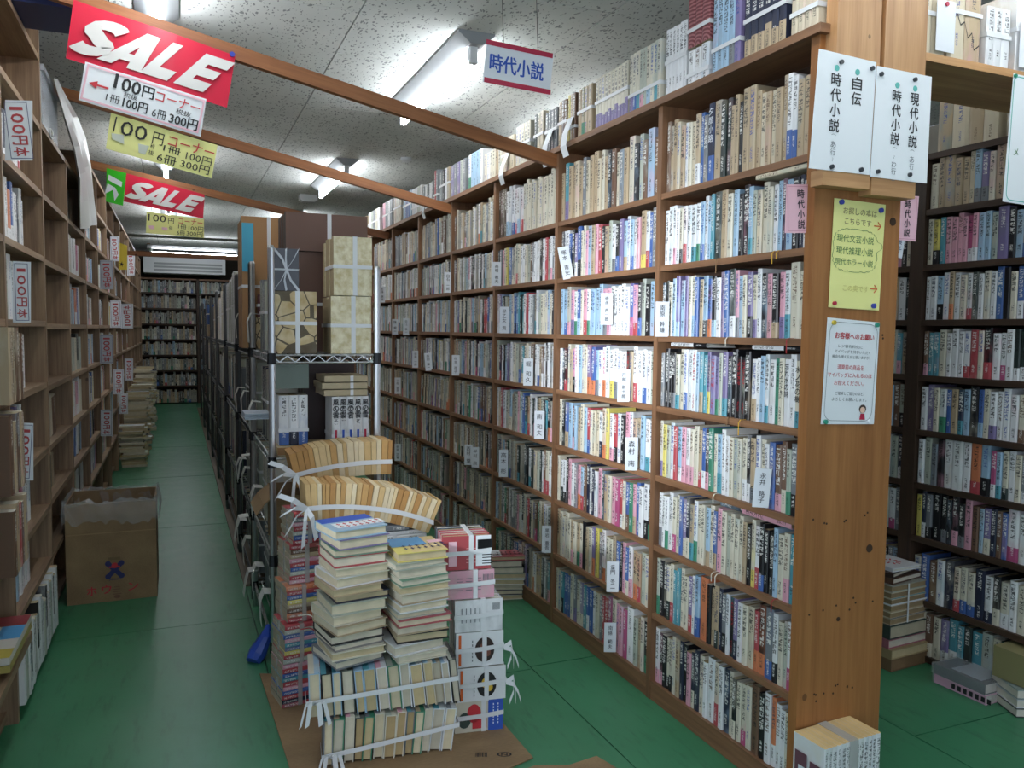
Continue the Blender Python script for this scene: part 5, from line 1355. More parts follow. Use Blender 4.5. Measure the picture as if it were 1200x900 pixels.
# ---- the racks' other stock, spines to the aisle (generic tied sets on the two nearest racks)
gcols = ['S', 'K', 'E', 'B', 'C', 'X', 'Z', 'D', 'N', 'W']
adj = {'S': 'grey', 'K': 'black', 'E': 'pale grey', 'B': 'brown', 'C': 'cream', 'X': 'dark brown', 'Z': 'drab', 'D': 'dark green', 'N': 'navy', 'W': 'white'}
def rack_row(i, zi, y0, y1, h, col, extra=''):
    n = max(3, int((y1-y0)/.028)); lv = ['bottom', 'second lowest', 'third lowest', 'top'][zi]
    toks = [rnd.choice([col, col, 'S', 'E']) for _ in range(n)]
    r = bundle('tied_volumes', f'{adj[col]} tied volumes on {lv} shelf of the {WHR[i]} wire rack, {extra}', 'book bundle', FS(RX0+.02+rnd.uniform(0, .02), y1, RZ[zi]+.001), toks, y1-y0, h, .2, 'volumes on the wire racks', straps=('xy',), hj=.02)
    k = MB(); M = FS(RX0+.012, (y0+y1)/2, RZ[zi]+h*.5)
    k.strip([M @ Vector((0, .004, 0)), M @ Vector((.0, -.03, .005)), M @ Vector((.01, -.045, -.03)), M @ Vector((.012, -.04, -.12))], (0, .075, 0), .001); k.build('price_tag', mat('dull_tag', hx('d8d9d4'), .7), r)
for i, zi, y0, y1, h, col, e in (
    (0, 0, 3.0, 3.32, .25, 'K', 'nearer half'), (0, 0, 3.34, 3.66, .27, 'S', 'farther half'), (0, 1, 3.34, 3.66, .30, 'C', 'farther half'), (0, 2, 3.42, 3.67, .3, 'N', 'farther half'),
    (1, 0, 3.82, 4.18, .26, 'X', 'nearer half'), (1, 0, 4.2, 4.55, .27, 'D', 'farther half'), (1, 1, 3.82, 4.15, .3, 'S', 'nearer half'), (1, 1, 4.17, 4.55, .28, 'K', 'farther half'),
    (1, 2, 3.82, 4.18, .32, 'E', 'nearer half'), (1, 2, 4.2, 4.55, .3, 'K', 'farther half'), (1, 3, 4.1, 4.55, .32, 'Z', 'farther half'), (0, 3, 3.48, 3.68, .3, 'S', 'farther end')):
    rack_row(i, zi, y0, y1, h, col, e)
# open carton on the nearest rack
k = thing('small_carton', 'small open brown carton with raised flap on the nearest rack', 'box', (.325, 3.02, RZ[1]))
cz = RZ[1]+.001
for nm, lo, hi in (('side_panel', (.328, 3.02, cz), (.332, 3.30, cz+.2)), ('side_panel', (.5, 3.02, cz), (.504, 3.30, cz+.2)), ('front_panel', (.332, 3.02, cz), (.5, 3.024, cz+.2)), ('rear_panel', (.332, 3.296, cz), (.5, 3.30, cz+.2)), ('bottom', (.332, 3.024, cz), (.5, 3.296, cz+.004))): board(k, nm, lo, hi, CARDB)
f = MB(); f.strip([(.33, 3.16, cz+.2), (.29, 3.16, cz+.17), (.262, 3.16, cz+.13)], (0, .24, 0), .004); f.build('flap', CARDB, k)
# loose papers and slips that stick out of the racks into the aisle
for (px_, py_, Y, lab) in ((300, 490, 3.3, 'folded pale blue leaflets jutting from the nearest rack into the aisle'), (280, 617, 3.68, 'white paper slip drooping at the second post of the racks'), (291, 680, 3.5, 'grey paper slip hanging low by the nearest rack'), (284, 545, 3.9, 'paper slip hanging from the third lowest shelf of second rack')):
    c = at_y(px_, py_, Y); q = MB()
    if 'leaflets' in lab:
        for j in range(4): q.box((c.x-.045, Y-.05, c.z+j*.006), (c.x+.045+j*.002, Y+.12, c.z+j*.006+.004))
        m = mat('leaflet_blue', hx('b9c4d2'), .5)
    else:
        q.strip([c+Vector((.04, 0, .05)), c+Vector((.0, 0, .045)), c+Vector((-.012, 0, 0)), c+Vector((-.02, .0, -.06))], (0, .07, 0), .001); m = mat('dull_tag')
    tag(q.build('paper_slip', m, None, loc=c), lab, 'paper')
# pale book columns on top of the farther racks
for (y0, y1, hh, lab, tk) in ((4.75, 5.15, .42, 'tall white bundle on top of third rack beside teal strip box', ['W', 'E', 'W']), (5.2, 5.65, .40, 'white leaning bundle on top of the third rack, farther end', ['W', 'E', 'W']), (5.9, 6.4, .36, 'pale bundle on top of the fourth rack, nearer end', ['C', 'W']), (6.5, 6.9, .33, 'pale bundle on top of the fourth rack, farther end', ['W', 'C']), (7.1, 7.6, .3, 'small pale bundle on top of the fifth rack', ['H', 'C'])):
    bundle('tied_volumes', lab, 'book bundle', FS(RX0+.0, y1, RZ[3]+.002), [rnd.choice(tk) for _ in range(9)], y1-y0, hh, .2, 'volumes on the wire racks', straps=('xy',), hj=.05, same=.9)
bundle('tied_volumes', 'blue tied volumes on top of the sixth rack', 'book bundle', FS(RX0-.02, 8.9, RZ[3]+.12), ['U']*6, .3, .2, .2, 'volumes on the wire racks', straps=('xy',))
bundle('tied_volumes', 'tan box volumes under the blue ones on the sixth rack', 'book bundle', FS(RX0-.02, 8.9, RZ[3]+.002), ['T']*5, .3, .115, .2, 'volumes on the wire racks', straps=())
for i in range(2, 8):
    y0, y1 = RACKS[i]
    for zi in range(4):
        if zi == 3 and i in (2, 3, 4): continue
        hh = .3 if zi < 3 else .3
        row(Vector((RX0+.02, y1-.03, RZ[zi]+.001)), -math.pi/2, y1-y0-.06, rand_tokens(int((y1-y0)/.032), dict(S=3, K=1.2, E=3, C=2, X=1.4, D=.8, Z=2.5, N=.6, A=.3, W=1.5)), lambda n, i=i: f'{n} along the {WHR[i]} wire rack', 'volumes on the wire racks', (hh*.8, hh*.95), .2, ribbons=0)

# ================================================================== LEFT BOOKCASE of hundred-yen books
XL, XLB = -.475, -.80
lb = thing('bargain_bookcase', 'worn wooden bookcase along the aisle wall with half empty shelves of bargain books', 'bookcase', (XL, 2.05, 0))
LUP = [2.05, 2.86, 3.67, 4.46, 5.27, 6.07, 6.88, 7.68, 8.5, 9.3, 10.1, 10.9, 11.7, 12.5, 13.3]
ZA = [.318, .533, .766, 1.025, 1.268, 1.522, 1.774, 2.033, 2.3]
ZB = [.318, .543, .764, 1.008, 1.257, 1.514, 1.775, 2.05]
ZCC = [.318, .543, .764, 1.008, 1.257, 1.514, 1.775, 2.02, 2.25]
def lz(i): return ZA if i < 2 else ZB if i < 4 else ZCC
for i, y in enumerate(LUP):
    top = 2.48 if i < 3 else 2.05 if i < 5 else 2.25
    board(lb, 'upright', (XLB+.01, y-.012, 0), (XL, y+.012, top), WOODW)
LBAY = list(zip(LUP, LUP[1:]))
for i, (y0, y1) in enumerate(LBAY):
    for z in lz(i): board(lb, 'shelf', (XLB+.01, y0+.012, z-.022), (XL-.002, y1-.012, z), WOODW)
    board(lb, 'back_board', (XLB, y0, 0), (XLB+.01, y1, 2.45 if i < 2 else 2.05 if i < 4 else 2.25), WOODB)
    board(lb, 'bottom_board', (XLB+.01, y0+.012, .02), (XL-.03, y1-.012, .045), WOODW)
def wl(bay, zi): return lambda n: f'{n} along bargain bookcase bay {"one two three four five six seven eight nine ten eleven twelve thirteen fourteen".split()[bay]}, shelf {"one two three four five six seven eight nine".split()[zi]}'
def lrow(bay, zi, f0, f1, toks, h=(.2, .22), d=.15, dep=.03, lean=0, z=None):
    y0, y1 = LBAY[bay]; y0 += .014; y1 -= .014; L = y1-y0
    if isinstance(toks, str): toks = toks.split()
    row(Vector((XL-dep, y0+L*f0, lz(bay)[zi] if z is None else z)), math.pi/2, L*(f1-f0), toks, wl(bay, zi), 'bargain books on the aisle wall bookcase', h, d, lean=lean, count_from_right=False, ribbons=0)
# first two bays
lrow(0, 8, .5, 1, 'W W B W E W'); lrow(1, 8, .02, .26, 'W W B+ W', (.16, .18))
lrow(0, 3, .70, .99, 'T+ B T+ B+ T B', (.205, .212), .2, -.045); lrow(0, 2, .70, .99, 'B+ T B+ T+ B', (.21, .22), .2, -.045); lrow(0, 1, .70, .99, 'B T+ R B T+', (.19, .197), .2, -.045)
lrow(0, 4, .6, .99, 'E C E T C E', (.21, .225)); lrow(0, 5, .6, .99, 'R D C E C', (.21, .23)); lrow(0, 6, .6, .99, 'E C S C', (.2, .22))
lrow(1, 6, .03, .66, 'C W Y W N.W W S W W W.R', (.16, .19)); lrow(1, 5, .02, .72, 'E W E S W W O.W U.W W W N W W', (.185, .215)); lrow(1, 4, .02, .5, 'W W W E W W K', (.2, .215))
lrow(1, 3, .02, .62, 'W V.W W E W W K.W W W', (.185, .20)); lrow(1, 2, .02, .5, 'S S W G W M.W V W W', (.19, .21)); lrow(1, 1, .02, .68, 'W L W E W G M W W W', (.17, .19), lean=.03)
lrow(1, 0, .02, .62, 'U R.W W O W L W W V.W W W W', (.175, .19))
lrow(1, 0, .0, .98, ' '.join(['W', 'E', 'W', 'K.W', 'W', 'W']*4), (.2, .24), .14, -.02, z=.046)
# second/third bays (sparse)
lrow(2, 2, .05, .62, 'T H T H B', (.17, .19), lean=-.12); lrow(2, 1, .3, .5, 'X T', (.13, .15), lean=-.1)
lrow(3, 6, .1, .7, 'G E D T', (.16, .2)); lrow(3, 5, .02, .98, 'W W S W W E W K.W W M.W W', (.19, .215)); lrow(3, 4, .02, .98, 'K.W W K W S L O.W U W', (.19, .21)); lrow(3, 3, .02, .98, 'E E C E C K.E E', (.18, .2))
lrow(3, 2, .02, .95, 'W W W Y.W W P.W W C', (.18, .2)); lrow(3, 1, .02, .9, 'N L U W U W K L', (.17, .19), lean=.12); lrow(3, 0, .1, .95, 'W W C W K W W', (.185, .196))
LW = dict(W=6, E=2, C=2, P=1, Y=.7, L=1, O=.5, R=.6, U=.6, S=1, K=.6, V=.4, G=.4)
for bay in range(4, 14):
    for zi in range(0, 8):
        if zi == 7 and bay in (4, 5, 6, 7, 8): continue
        lrow(bay, zi, .02, rnd.uniform(.85, .98), rand_tokens(rnd.randint(20, 26), LW), (.16, .19))
# piles spilling in front of the far bays
for j, (y, x, hh) in enumerate(((5.35, -.37, .12), (7.9, -.37, .4), (8.6, -.36, .6), (9.5, -.36, .7), (10.6, -.36, .8), (11.6, -.36, .7))):
    specs = [(rnd.choice(['S', 'E', 'C', 'W', 'K', 'X', 'Y']), rnd.uniform(.016, .03), .2, .14) for _ in range(int(hh/.024))]
    stack(Matrix.Translation((x, y-.1, 0)), specs, (f'in {["first", "second", "third", "fourth", "fifth", "sixth"][j]} floor pile before bargain bookcase',), up, group='floor piles before the bargain bookcase', jx=.03)
# lying magazines at the lower corner, on a low stand
board(lb, 'plinth', (-.80, 2.07, .0), (-.53, 2.83, .02), WOODW)
board(lb, 'ledge', (-.47, 2.07, .27), (-.43, 2.84, .295), WOODW)
for j, (c, z) in enumerate((('yellow and brown edged pad', 0), ('glossy red and blue cover magazine', 1))):
    q = MB(); q.box((-.66, 2.45, .3185+z*.022), (-.425, 2.80, .3185+z*.022+.02), Matrix.Identity(4))
    o = q.build('magazine', mat('olive_pad' if z == 0 else 'magazine_white', hx('a99a55') if z == 0 else hx('c9c4bb'), .4), None, loc=(-.54, 2.6, .3185+z*.022)); o['_o'] = [-.54, 2.6, .3185+z*.022]
    tag(o, f'{c} lying on the jutting ledge by the floor edge', 'magazine', 'magazines on the ledge')
    if z:
        F2 = frame((0, 1, 0), (-1, 0, 0), (0, 0, 1), (-.425, 2.45, .3185+.022+.0202))
        for nm, rect, m in (('red_print', (.26, .0, .35, .235), mat('deep_red_print', hx('8c2f36'), .4)), ('blue_print', (.15, .0, .26, .06), mat('sky_print', hx('4f9bd0'), .4)), ('dark_print', (.14, .065, .25, .15), NAVYI), ('yellow_print', (.0, .0, .07, .1), mat('yellow_print', hx('b9a844'), .5))):
            q = MB(); pq(q, F2, *rect, z=.0005); q.build(nm, m, o)
# things on top and hanging
slabs('navy_case', 'navy blue case jutting from the highest bargain shelf behind the large red banner', (-.70, 3.11, 2.305), (-.28, 3.40, 2.49), 1, NAVYBOX, NAVYBOX, tape=False)
pc = thing('clear_storage_case', 'clear plastic storage case with lid on top of bargain bookcase', 'box', (-.62, 3.75, 2.052))
q = MB()
for lo, hi in (((-.74, 3.74, 2.052), (-.736, 4.2, 2.26)), ((-.482, 3.74, 2.052), (-.478, 4.2, 2.26)), ((-.736, 3.74, 2.052), (-.482, 3.744, 2.26)), ((-.736, 4.196, 2.052), (-.482, 4.2, 2.26)), ((-.736, 3.744, 2.052), (-.482, 4.196, 2.056))): q.box(lo, hi)
q.build('case_body', CLEAR2, pc); q = MB(); q.box((-.75, 3.73, 2.261), (-.468, 4.21, 2.285)); q.build('lid', CLEAR2, pc)
q = MB(); q.box((-.70, 3.78, 2.058), (-.52, 4.1, 2.16)); q.build('papers_inside', mat('dull_papers', hx('8b9a90'), .7), pc)
# draped white vinyl
L_ = [(62, 92), (68, 118), (76, 150), (84, 178), (90, 210), (91, 240), (93, 270)]; R_ = [(66, 92), (76, 112), (88, 135), (99, 160), (106, 190), (111, 228), (115, 262)]
q = MB(); rows_ = []
for i, (l, r_) in enumerate(zip(L_, R_)):
    a, b2 = at_x(*l, -.455), at_x(*r_, -.455); rr = []
    for j in range(9):
        u = j/8; rr.append(a.lerp(b2, u)+Vector((.012*math.sin(u*15+i*.5)*min(1, i/2)+.004, 0, rnd.uniform(-.004, .004))))
    rows_.append(rr)
for ra, rb2 in zip(rows_, rows_[1:]):
    for j in range(8):
        q.face([ra[j], ra[j+1], rb2[j+1], rb2[j]]); q.face([p_-Vector((.0015, 0, 0)) for p_ in (rb2[j], rb2[j+1], ra[j+1], ra[j])])
tag(q.build('vinyl_sheet', SHEET, None, loc=at_x(80, 160, -.455), smooth=True), 'white vinyl sheet draped down over the bargain bookcase front', 'sheet')
# round cord on the upright, brown box flaps at the top of the bay
q = MB(); c = at_x(60, 157, XL+.012); q.tube([c+Vector((0, .04*math.cos(a), .018*math.sin(a)-.2*0)) for a in np.linspace(0, 6.0, 18)], .004, 5)
tag(q.build('cord_loop', SHEET, None, loc=c), 'loop of pale cord hanging at the second upright of bargain bookcase', 'cord')
# hundred-yen plates standing out from the shelves
YEN = [((6, 117, 38, 188), 'under the high shelf'), ((15, 306, 36, 378), 'half hidden behind books, sixth shelf level'), ((19, 495, 39, 563), 'low over grey magazines near the cardboard carton'),
       ((117, 305, 133, 339), 'with grey tint nearest the vinyl sheet'), ((129, 277, 140, 306), 'under a white book spine, upper shelf'), ((149, 297, 158, 323), 'farthest on the upper shelf'), ((129, 352, 142, 384), 'beside another plate at middle height'),
       ((142, 356, 156, 385), 'turned upside down at middle height'), ((117, 392, 133, 426), 'with grey tint over red spines'), ((133, 433, 145, 462), 'slightly tilted at lower height'), ((146, 420, 156, 446), 'farthest at lower height'), ((140, 461, 150, 485), 'above red banded books, lower'), ((118, 480, 132, 511), 'lowest, above blue books')]
for (x0, y0, x1, y1), lab in YEN:
    e = at_x(x0, (y0+y1)/2, XL+.004); Y = e.y-.02
    tint = 'grey tint' in lab
    s = Sheet('price_plate', f'white hundred yen plate in red lettering {lab}', 'sign', at_y(x0, y0, Y), at_y(x1, y0+(1 if x0 < 100 else 0), Y), at_y(x1, y1, Y), at_y(x0, y1, Y), mat('grey_card', hx('b9bec6'), .5) if tint else CARD, .002, 'hundred yen plates')
    s.frame(mat('indigo_ink', hx('5a5f86'), .6), .006, .0018)
    up_ = 'upside' in lab
    b = MB(); M = s.M @ rotz(math.pi) if up_ else s.M
    for ch, v in (('1', .36), ('0', .2), ('0', .02), ('円', -.16), ('本', -.35)):
        add_text(b, M, ch, 0, v*s.h, (.05 if ch == '1' else .15)*s.h, (.46 if ch in '10' else .56)*s.w, .02, 0, -math.pi/2, z=.0013)
    b.build('lettering', mat('plate_red', hx('b8484c'), .6), s.root)
s = Sheet('shelf_notice', 'yellow upright notice card between two hundred yen plates', 'sign', at_y(139, 284, 7.9), at_y(149, 288, 7.9), at_y(149, 316, 7.9), at_y(139, 316, 7.9), mat('strong_yellow', hx('e5c93a'), .5), .002)
s.text(INK, [('★', .0, -.28, .5, .22)], 'star')

# ================================================================== BOOKCASE across the side aisle
XR, XRB = 2.62, 2.86
sb = thing('side_aisle_bookcase', 'dark brown bookcase across the side aisle, packed with novels', 'bookcase', (XR, 1.0, 0))
ZR = [.025, .235, .476, .683, .888, 1.097, 1.308, 1.515, 1.722, 1.93]
RUP = [1.52, 2.26, 3.0, 3.72, 4.44, 5.16]
for y in RUP: board(sb, 'upright', (XR, y-(.03 if y == 2.26 else .013), 0), (XRB, y+(.03 if y == 2.26 else .013), 1.93), WOODD)
for i, (y0, y1) in enumerate(zip(RUP, RUP[1:])):
    y0 += .03 if y0 == 2.26 else .013; y1 -= .03 if y1 == 2.26 else .013
    for z in ZR: board(sb, 'shelf', (XR+.003, y0, z-.022), (XRB-.005, y1, z), WOODD)
    board(sb, 'back_board', (XRB-.005, y0, 0), (XRB, y1, 1.93), WOODD)
FR = {8: 'C T T+ T T H L.S V.S C Tk+ W.O N S S T C E C N W C E T C', 7: 'Ck Y.K A P P P P Mk.W Pk.W L L E V+ K L Tn.U Tn.G T.M A.M Ck A W E C P S C N',
      6: 'W W L.A W Tk.O Wk C Wk.R D Wk C W U+ Kk C U.W Sk.V N.P+ P.M T W C.A C W.M E C W C E', 5: 'B.P A A Ck W Wk Wk W.R R C K.R+ Wk Wk.M W Dk.W Dk.W E.M Y.M B U.Y O W.V W.V A.W W.R C E',
      4: 'Wk V C W.G U T N.A L K+ Un.L C Wk.V W W+ W C.B E W N W Rw W Tk D C E W', 3: 'Wy E Sk Kk Wk+ Wk+ Wk+ O.R+ L.K+ M.W L.A Ck.D W C S.W V R.C+ E.W C A W S C N',
      2: 'Y N.W S.K K+ Kw.S K K.P+ K.S P+ Bk L V.C N B U W.M+ W C K+ Kw+ E A.E B W C N', 1: 'C U B W N+ C.R C.U C.U N+ Wk.N K.C C.Wk Wm C C C C W E C W C', 0: 'C C B.C C V.W A.W A.W D.W A.W E C D.W C.A C.A P A.C C.W E C A'}
FARN = ['one', 'two', 'three', 'four', 'five', 'six', 'seven', 'eight', 'nine']
for zi, z in enumerate(ZR[:9]):
    wh = lambda n, zi=zi: f'{n} from double upright, side aisle shelf {FARN[zi]}'
    toks = [t for t in FR[zi].split()]
    toks = [t.replace('C.Wk', 'C.W').replace('Wy', 'W') for t in toks]
    row(Vector((XR+.012, 2.225, z)), -math.pi/2, .685, toks, wh, 'novels on the side aisle bookcase', (.165, .176) if zi != 8 else (.17, .19), .118, count_from_right=False, ribbons=0)
    wh = lambda n, zi=zi: f'{n} past the double upright, side aisle shelf {FARN[zi]}'
    row(Vector((XR+.012, 2.985, z)), -math.pi/2, .69, rand_tokens(26, PALE), wh, 'novels on the side aisle bookcase', (.165, .175), .118, ribbons=0)
    for b_ in (3.73, 4.45, 5.15): row(Vector((XR+.012, b_-.02, z)), -math.pi/2, .68, rand_tokens(26, PALE), wh, 'novels on the side aisle bookcase', (.165, .175), .118, ribbons=0)
# tan boxes on top of it, under the bridge shelf
for (y, L, lab) in ((2.2, .24, 'tan boxed books standing on the side aisle bookcase, farther'), (1.93, .2, 'tan boxed books with hanging tag on the side aisle bookcase'), (1.7, .2, 'tan boxed books on the side aisle bookcase near the teal bordered poster')):
    r = bundle('tied_book_set', lab, 'book bundle', FS(XR+.01, y, 1.9305), ['T', 'H', 'T', 'H'], L, .2, .15, 'tan boxes on the side aisle bookcase', straps=())
    if 'tag' in lab:
        q = MB(); M = FS(XR-.002, y-.1, 1.9); q.box((-.03, -.004, 0), (.035, -.003, .15), M); q.build('price_tag', CARD, r)
for py_, txt in ((540, '菊池三紀彦'), (595, '平岩')):
    c = at_x(1030 if py_ == 540 else 1026, py_, XR+.002); 
    s = Sheet('name_card', f'white name card far inside the side aisle, {"upper" if py_ == 540 else "lower"} of two', 'name card', c+Vector((0, .025, .06)), c+Vector((0, -.025, .06)), c+Vector((0, -.025, -.06)), c+Vector((0, .025, -.06)), CARD, .0015, 'white author name cards')
    s.vtext(INK, [(txt, 0, .44, .18, 1.05)])
# floor stacks in the side aisle
a = at_z(1044, 788, 0); b2 = at_z(1103, 772, 0); ang = math.atan2(b2.y-a.y, b2.x-a.x)
SMM = Matrix.Translation((a.x, a.y, 0)) @ rotz(ang); Wd = (b2-a).length
def side_stack(label, z, t, w_, d_, side, page, dx=0., dy=0., rot=0.):
    M = SMM @ Matrix.Translation((dx, dy, z)) @ rotz(rot)
    r = thing('large_book', label, 'book', M.translation, 'big books stacked in the side aisle')
    k = MB(); k.box((0, 0, 0), (w_, d_, .003), M); k.box((0, 0, t-.003), (w_, d_, t), M); k.box((0, 0, .003), (.004, d_, t-.003), M); k.build('cover', side, r)
    k = MB(); k.box((.004, .004, .003), (w_-.005, d_-.004, t-.003), M, 0, ((*page, 1),)*4); k.build('page_block', PAGE, r)
    return r
side_stack('brown flat carton book lowest in the side aisle stack', .0005, .045, Wd, .24, mat('brown_carton', hx('7b5f45'), .7), hx('8a6b4c'))
side_stack('tan and black edged folio second in the side aisle stack', .046, .035, Wd*.98, .23, mat('black_tan_cover', hx('a08a66'), .6), hx('c9b58d'))
side_stack('dusty pink book third in the side aisle stack', .082, .033, Wd*.86, .22, mat('dusty_pink_cover', hx('a0616c'), .6), hx('cfc7b6'), 0, .015)
side_stack('dark grey green book fourth in the side aisle stack', .116, .05, Wd*.84, .22, mat('dark_slate_cover', hx('39443f'), .6), hx('b9ad94'), .005, .015)
z = .167
r = thing('tied_volumes', 'tied tan volumes with two paper tags in the side aisle stack', 'book bundle', SMM @ Vector((0, 0, z)), None)
for i in range(6):
    p = mk(rnd.choice(['T', 'H', 'Z']), .024, Wd*.70, .18); p['pcol'] = jit(hx('9a8463'), .1)
    k = MB(); hard_book(k, SMM @ frame((0, 0, 1), (0, -1, 0), (1, 0, 0), (.01+rnd.uniform(0, .006), .2, z+.0125)), p); k.build('book', [COVER, PAGE], r); z += .025
k = MB(); ring_xy(k, SMM @ Matrix.Translation((.01, .02, 0)), -.003, Wd*.70+.006, -.003, .185, z-.07, .006); k.box((Wd*.35, .016, .168), (Wd*.35+.006, .0185, z), SMM); k.build('tape', ROPE, r)
for q_, zz, ro in ((-.004, .27, .5), (-.006, .19, 0.1)):
    k = MB(); k.box((-.0008, -.028, -.035), (0, .028, .035), SMM @ Matrix.Translation((q_, .09, zz)) @ Matrix.Rotation(ro, 4, 'X')); k.build('price_tag', CARD, r)
side_stack('brown jacketed book above the tied tan volumes', z+.001, .022, Wd*.68, .15, mat('brown_jacket', hx('5b4133'), .5), hx('ded6c4'), .03, .03, .1); z += .0235
side_stack('dark jacketed book second from top in side aisle stack', z+.001, .018, Wd*.62, .15, mat('dark_brown_jacket', hx('3f2f2a'), .4), hx('d5cdb8'), .03, .03, .22); z += .0195
r = side_stack('white book with red drawing on top of the side aisle stack', z+.001, .014, Wd*.52, .15, mat('white_jacket', hx('dfe0e2'), .35), hx('e4dfd2'), .04, .04, -.05)
F2 = SMM @ Matrix.Translation((.04, .04, z+.0155)) @ rotz(-.05); k = MB()
for i in range(9): a_ = i*.7; x_, y_ = .075+.025*math.cos(a_), .075+.03*math.sin(a_); k.box((x_-.009, y_-.003, 0), (x_+.009, y_+.003, .0006), F2 @ Matrix.Translation((x_, y_, 0)) @ rotz(a_) @ Matrix.Translation((-x_, -y_, 0)))
k.build('red_drawing', REDI, r)
a = at_z(1155, 827, 0); b2 = at_z(1188, 818, 0); c = at_z(1105, 797, 0)
FM = frame((b2-a).normalized(), Vector((0, 0, 1)).cross((b2-a).normalized()), (0, 0, 1), a); dd = (c-a).length; ww = (b2-a).length+.03
def flat(label, z, t, m, dy):
    r = thing('large_book', label, 'book', FM @ Vector((0, dy, z)), 'books in film lying in the side aisle')
    k = MB(); k.box((0, dy, z), (ww, dy+dd*.97, z+.002), FM); k.box((0, dy, z+t-.002), (ww, dy+dd*.97, z+t), FM); k.box((0, dy, z+.002), (.003, dy+dd*.97, z+t-.002), FM); k.build('cover', m, r)
    k = MB(); k.box((.003, dy+.003, z+.002), (ww-.004, dy+dd*.96, z+t-.002), FM, 0, ((*hx('cfc6bb'), 1),)*4); k.build('page_block', PAGE, r)
    k = MB(); k.box((-.002, dy-.002, z-.0003), (ww+.002, dy+dd, z+t+.0008), FM); k.build('film_wrap', CLEAR, r); return r
r = flat('pink and white book in film lying on green floor of side aisle', .001, .032, mat('pink_white_jacket', hx('d79ab6'), .3), 0)
k = MB(); Q = FM @ frame((0, -1, 0), (0, 0, 1), (-1, 0, 0), (-.0025, dd*.97, .001))
for i in range(7): pq(k, Q, .07+i*.022, .008, .07+i*.022+.014, .026, .0005)
k.build('black_lettering', INK, r)
r = flat('dark grey book in film on top of the pink one', .034, .036, mat('dark_grey_jacket', hx('3d3f47'), .25), .005)
k = MB(); k.box((.015, .03, 0), (ww*.8, dd*.7, .0006), FM @ Matrix.Translation((0, 0, .0712))); k.build('pale_picture', mat('pale_picture', hx('9a9fa6'), .3), r)
a = at_z(1184, 838, 0)
for i, (cl, lab) in enumerate((('2b2c30', 'black edged book lowest of the pile cut by the frame edge'), ('c9ccd0', 'white book in the middle of the pile at the frame edge'), ('8c9a96', 'grey green book in the pile at the frame edge'))):
    r = thing('large_book', lab, 'book', (a.x, a.y, .03*i), 'books at the frame edge')
    k = MB(); M = Matrix.Translation((a.x, a.y-.02, .001+.031*i)) @ rotz(-.4); k.box((0, 0, 0), (.2, .15, .002), M); k.box((0, 0, .027), (.2, .15, .029), M); k.box((0, .148, .002), (.2, .15, .027), M); k.build('cover', mat('edge_cover_%d' % i, hx(cl), .4), r)
    k = MB(); k.box((.003, .003, .002), (.197, .147, .027), M, 0, ((*hx('d8d2c4'), 1),)*4); k.build('page_block', PAGE, r)
slabs('boxed_books', 'olive paper parcel on the pile cut by the frame edge', (a.x+.03, a.y-.03, .095), (a.x+.2, a.y+.1, .2), 1, mat('olive_paper', hx('8b845c'), .5), mat('olive_paper'), tape=False)

# ================================================================== END WALL
eb = thing('end_bookcase', 'dark bookcase of old books closing the far end of the aisle', 'bookcase', (-.6, 14.1, 0))
EZ = [.3, .55, .8, 1.05, 1.3, 1.55, 1.8]
for x in (-.62, .34, 1.30): board(eb, 'upright', (x-.02, 14.1, 0), (x+.02, 14.34, 2.02), WOODD)
for z in EZ+[2.03]:
    for x0, x1 in ((-.60, .32), (.36, 1.28)): board(eb, 'shelf', (x0, 14.102, z-.025), (x1, 14.33, z), WOOD if z > 2 else WOODD)
board(eb, 'back_board', (-.62, 14.34, 0), (1.3, 14.35, 2.05), WOODD)
for zi, z in enumerate([.02]+EZ):
    for x0 in (-.595, .365):
        row(Vector((x0, 14.12, z)), 0, .9, rand_tokens(30, dict(T=3, S=3, E=2, Z=3, C=2, L=.6, X=1, D=1)), lambda n, zi=zi: f'{n} on shelf {zi} of the end bookcase', 'old books on the end bookcase', (.17, .21), .14, count_from_right=False, ribbons=0)
ac = thing('air_conditioner', 'long white wall air conditioner above the end bookcase', 'air conditioner', (0, 14.2, 2.1))
q = MB(); q.box((-.45, 13.75, 2.09), (.75, 14.3, 2.33)); q.build('housing', ENAMEL, ac)
for i in range(3): q = MB(); q.box((-.3, 13.744, 2.12+i*.05), (.7, 13.75, 2.15+i*.05)); q.build('louvre', mat('grey_louvre', hx('9aa0a2'), .5), ac)

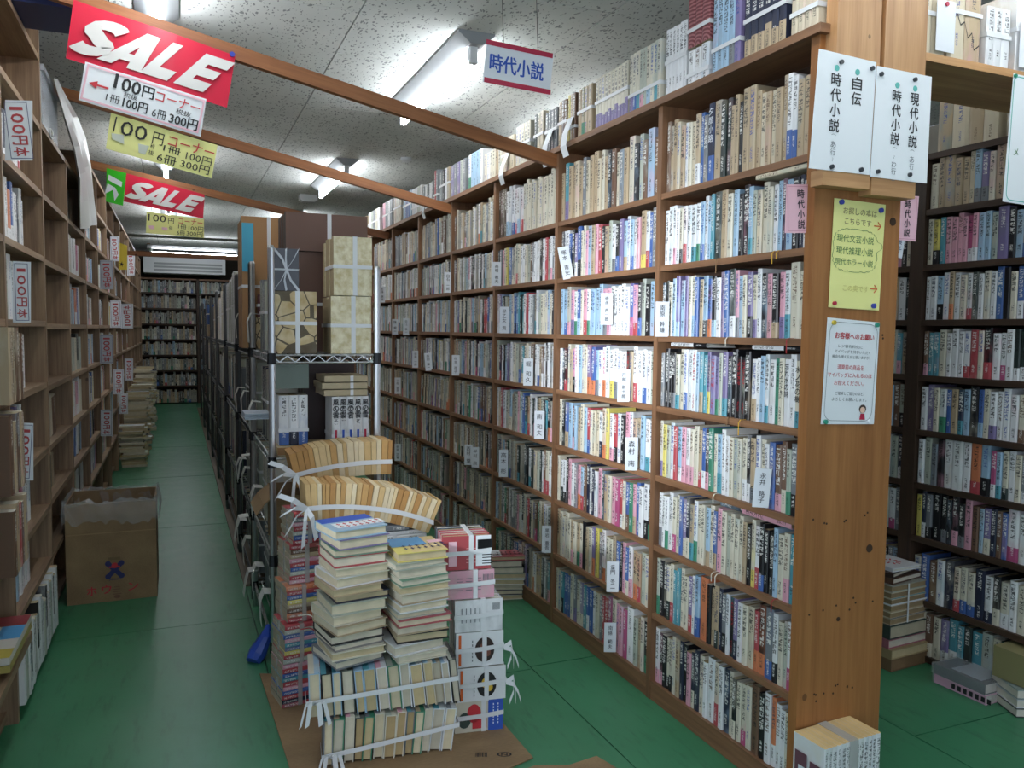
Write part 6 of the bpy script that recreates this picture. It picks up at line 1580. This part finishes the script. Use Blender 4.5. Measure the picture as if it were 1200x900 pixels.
# ================================================================== 300 BOOKS AS SINGLE OBJECTS, the rest as one mass
def shown(bk):
    p = bk['p']; M = bk['M']; pts = [M @ Vector(q) for q in ((-p['t']/2, 0, 0), (p['t']/2, 0, 0), (p['t']/2, 0, p['h']), (-p['t']/2, 0, p['h']))]
    if bk['name'] == 'hardback': pts = [M @ Vector(q) for q in ((-p['t']/2, p['d'], 0), (p['t']/2, p['d'], 0), (p['t']/2, p['d'], p['h']), (-p['t']/2, p['d'], p['h']))]
    n = (pts[1]-pts[0]).cross(pts[2]-pts[0]); c = (pts[0]+pts[2])/2
    if bk['name'] == 'hardback': n = -n
    if n.dot(Vector((0, 0, CAMH))-c) <= 0: return 0
    q = [proj(p_) for p_ in pts]
    if any(x is None for x in q): return 0
    cx_, cy_ = sum(x[0] for x in q)/4, sum(x[1] for x in q)/4
    if not (-4 < cx_ < 1204 and -4 < cy_ < 904): return 0
    return abs(sum(q[i][0]*q[(i+1) % 4][1]-q[(i+1) % 4][0]*q[i][1] for i in range(4)))/2
for bk in BOOKS: bk['a'] = shown(bk)*(4 if bk.get('force') and bk['M'].translation.y < 3.6 else 1)
BOOKS.sort(key=lambda q: -q['a'])
seen = {}
for bk in BOOKS[:300]:
    lab = bk['label']; 
    if lab in seen: seen[lab] += 1; lab += ', again'
    else: seen[lab] = 1
    o = make_book(bk['name'], bk['M'], bk['p'], lab, bk['group'], bk['rib'], bk['title'])
    if bk.get('art'):                                              # printed picture jackets of the topmost books
        p = bk['p']; Q = frame((0, 0, 1), (0, -1, 0), (1, 0, 0), (p['t']/2+.0004, p['d'], 0)); h_, d_ = p['h'], p['d']
        A = {'blue': [('picture_panel', WHITE, (.02, .03, .17, .085)), ('red_lettering', REDI, None), ('blue_band', BLUEI, (0, .1, h_, d_))],
             'yellow': [('blue_picture', mat('sky_print', hx('4f9bd0'), .4), (.0, .07, .11, d_)), ('dark_lettering', NAVYI, None), ('pink_patch', PINK, (.12, .085, .165, .115))],
             'red': [('red_picture', mat('deep_red_print', hx('8c2f36'), .4), (.01, .02, .15, .05)), ('dark_lettering', INK, None)]}[bk['art']]
        for nm, m, rc in A:
            k = MB()
            if rc: pq(k, Q, *rc, z=.0002)
            else:
                for ln in range(2):
                    for i in range(7): x_ = .03+i*.02; y_ = .04+ln*.028; pq(k, Q, x_, y_, x_+.013, y_+.004, .0006); pq(k, Q, x_+.004, y_-.008, x_+.008, y_+.012, .0006)
            k.build(nm, m, o)
b = MB()
for bk in BOOKS[300:]: simple_book(b, bk['M'], bk['p'])
o = b.build('book_mass', [COVER, PAGE]); o['kind'] = 'stuff'; o['label'] = 'all the smaller farther books standing and lying on the shelves and racks'; o['category'] = 'books'
print('BOOKS', len(BOOKS), 'area cut', BOOKS[299]['a'], 'objects', len(bpy.data.objects))
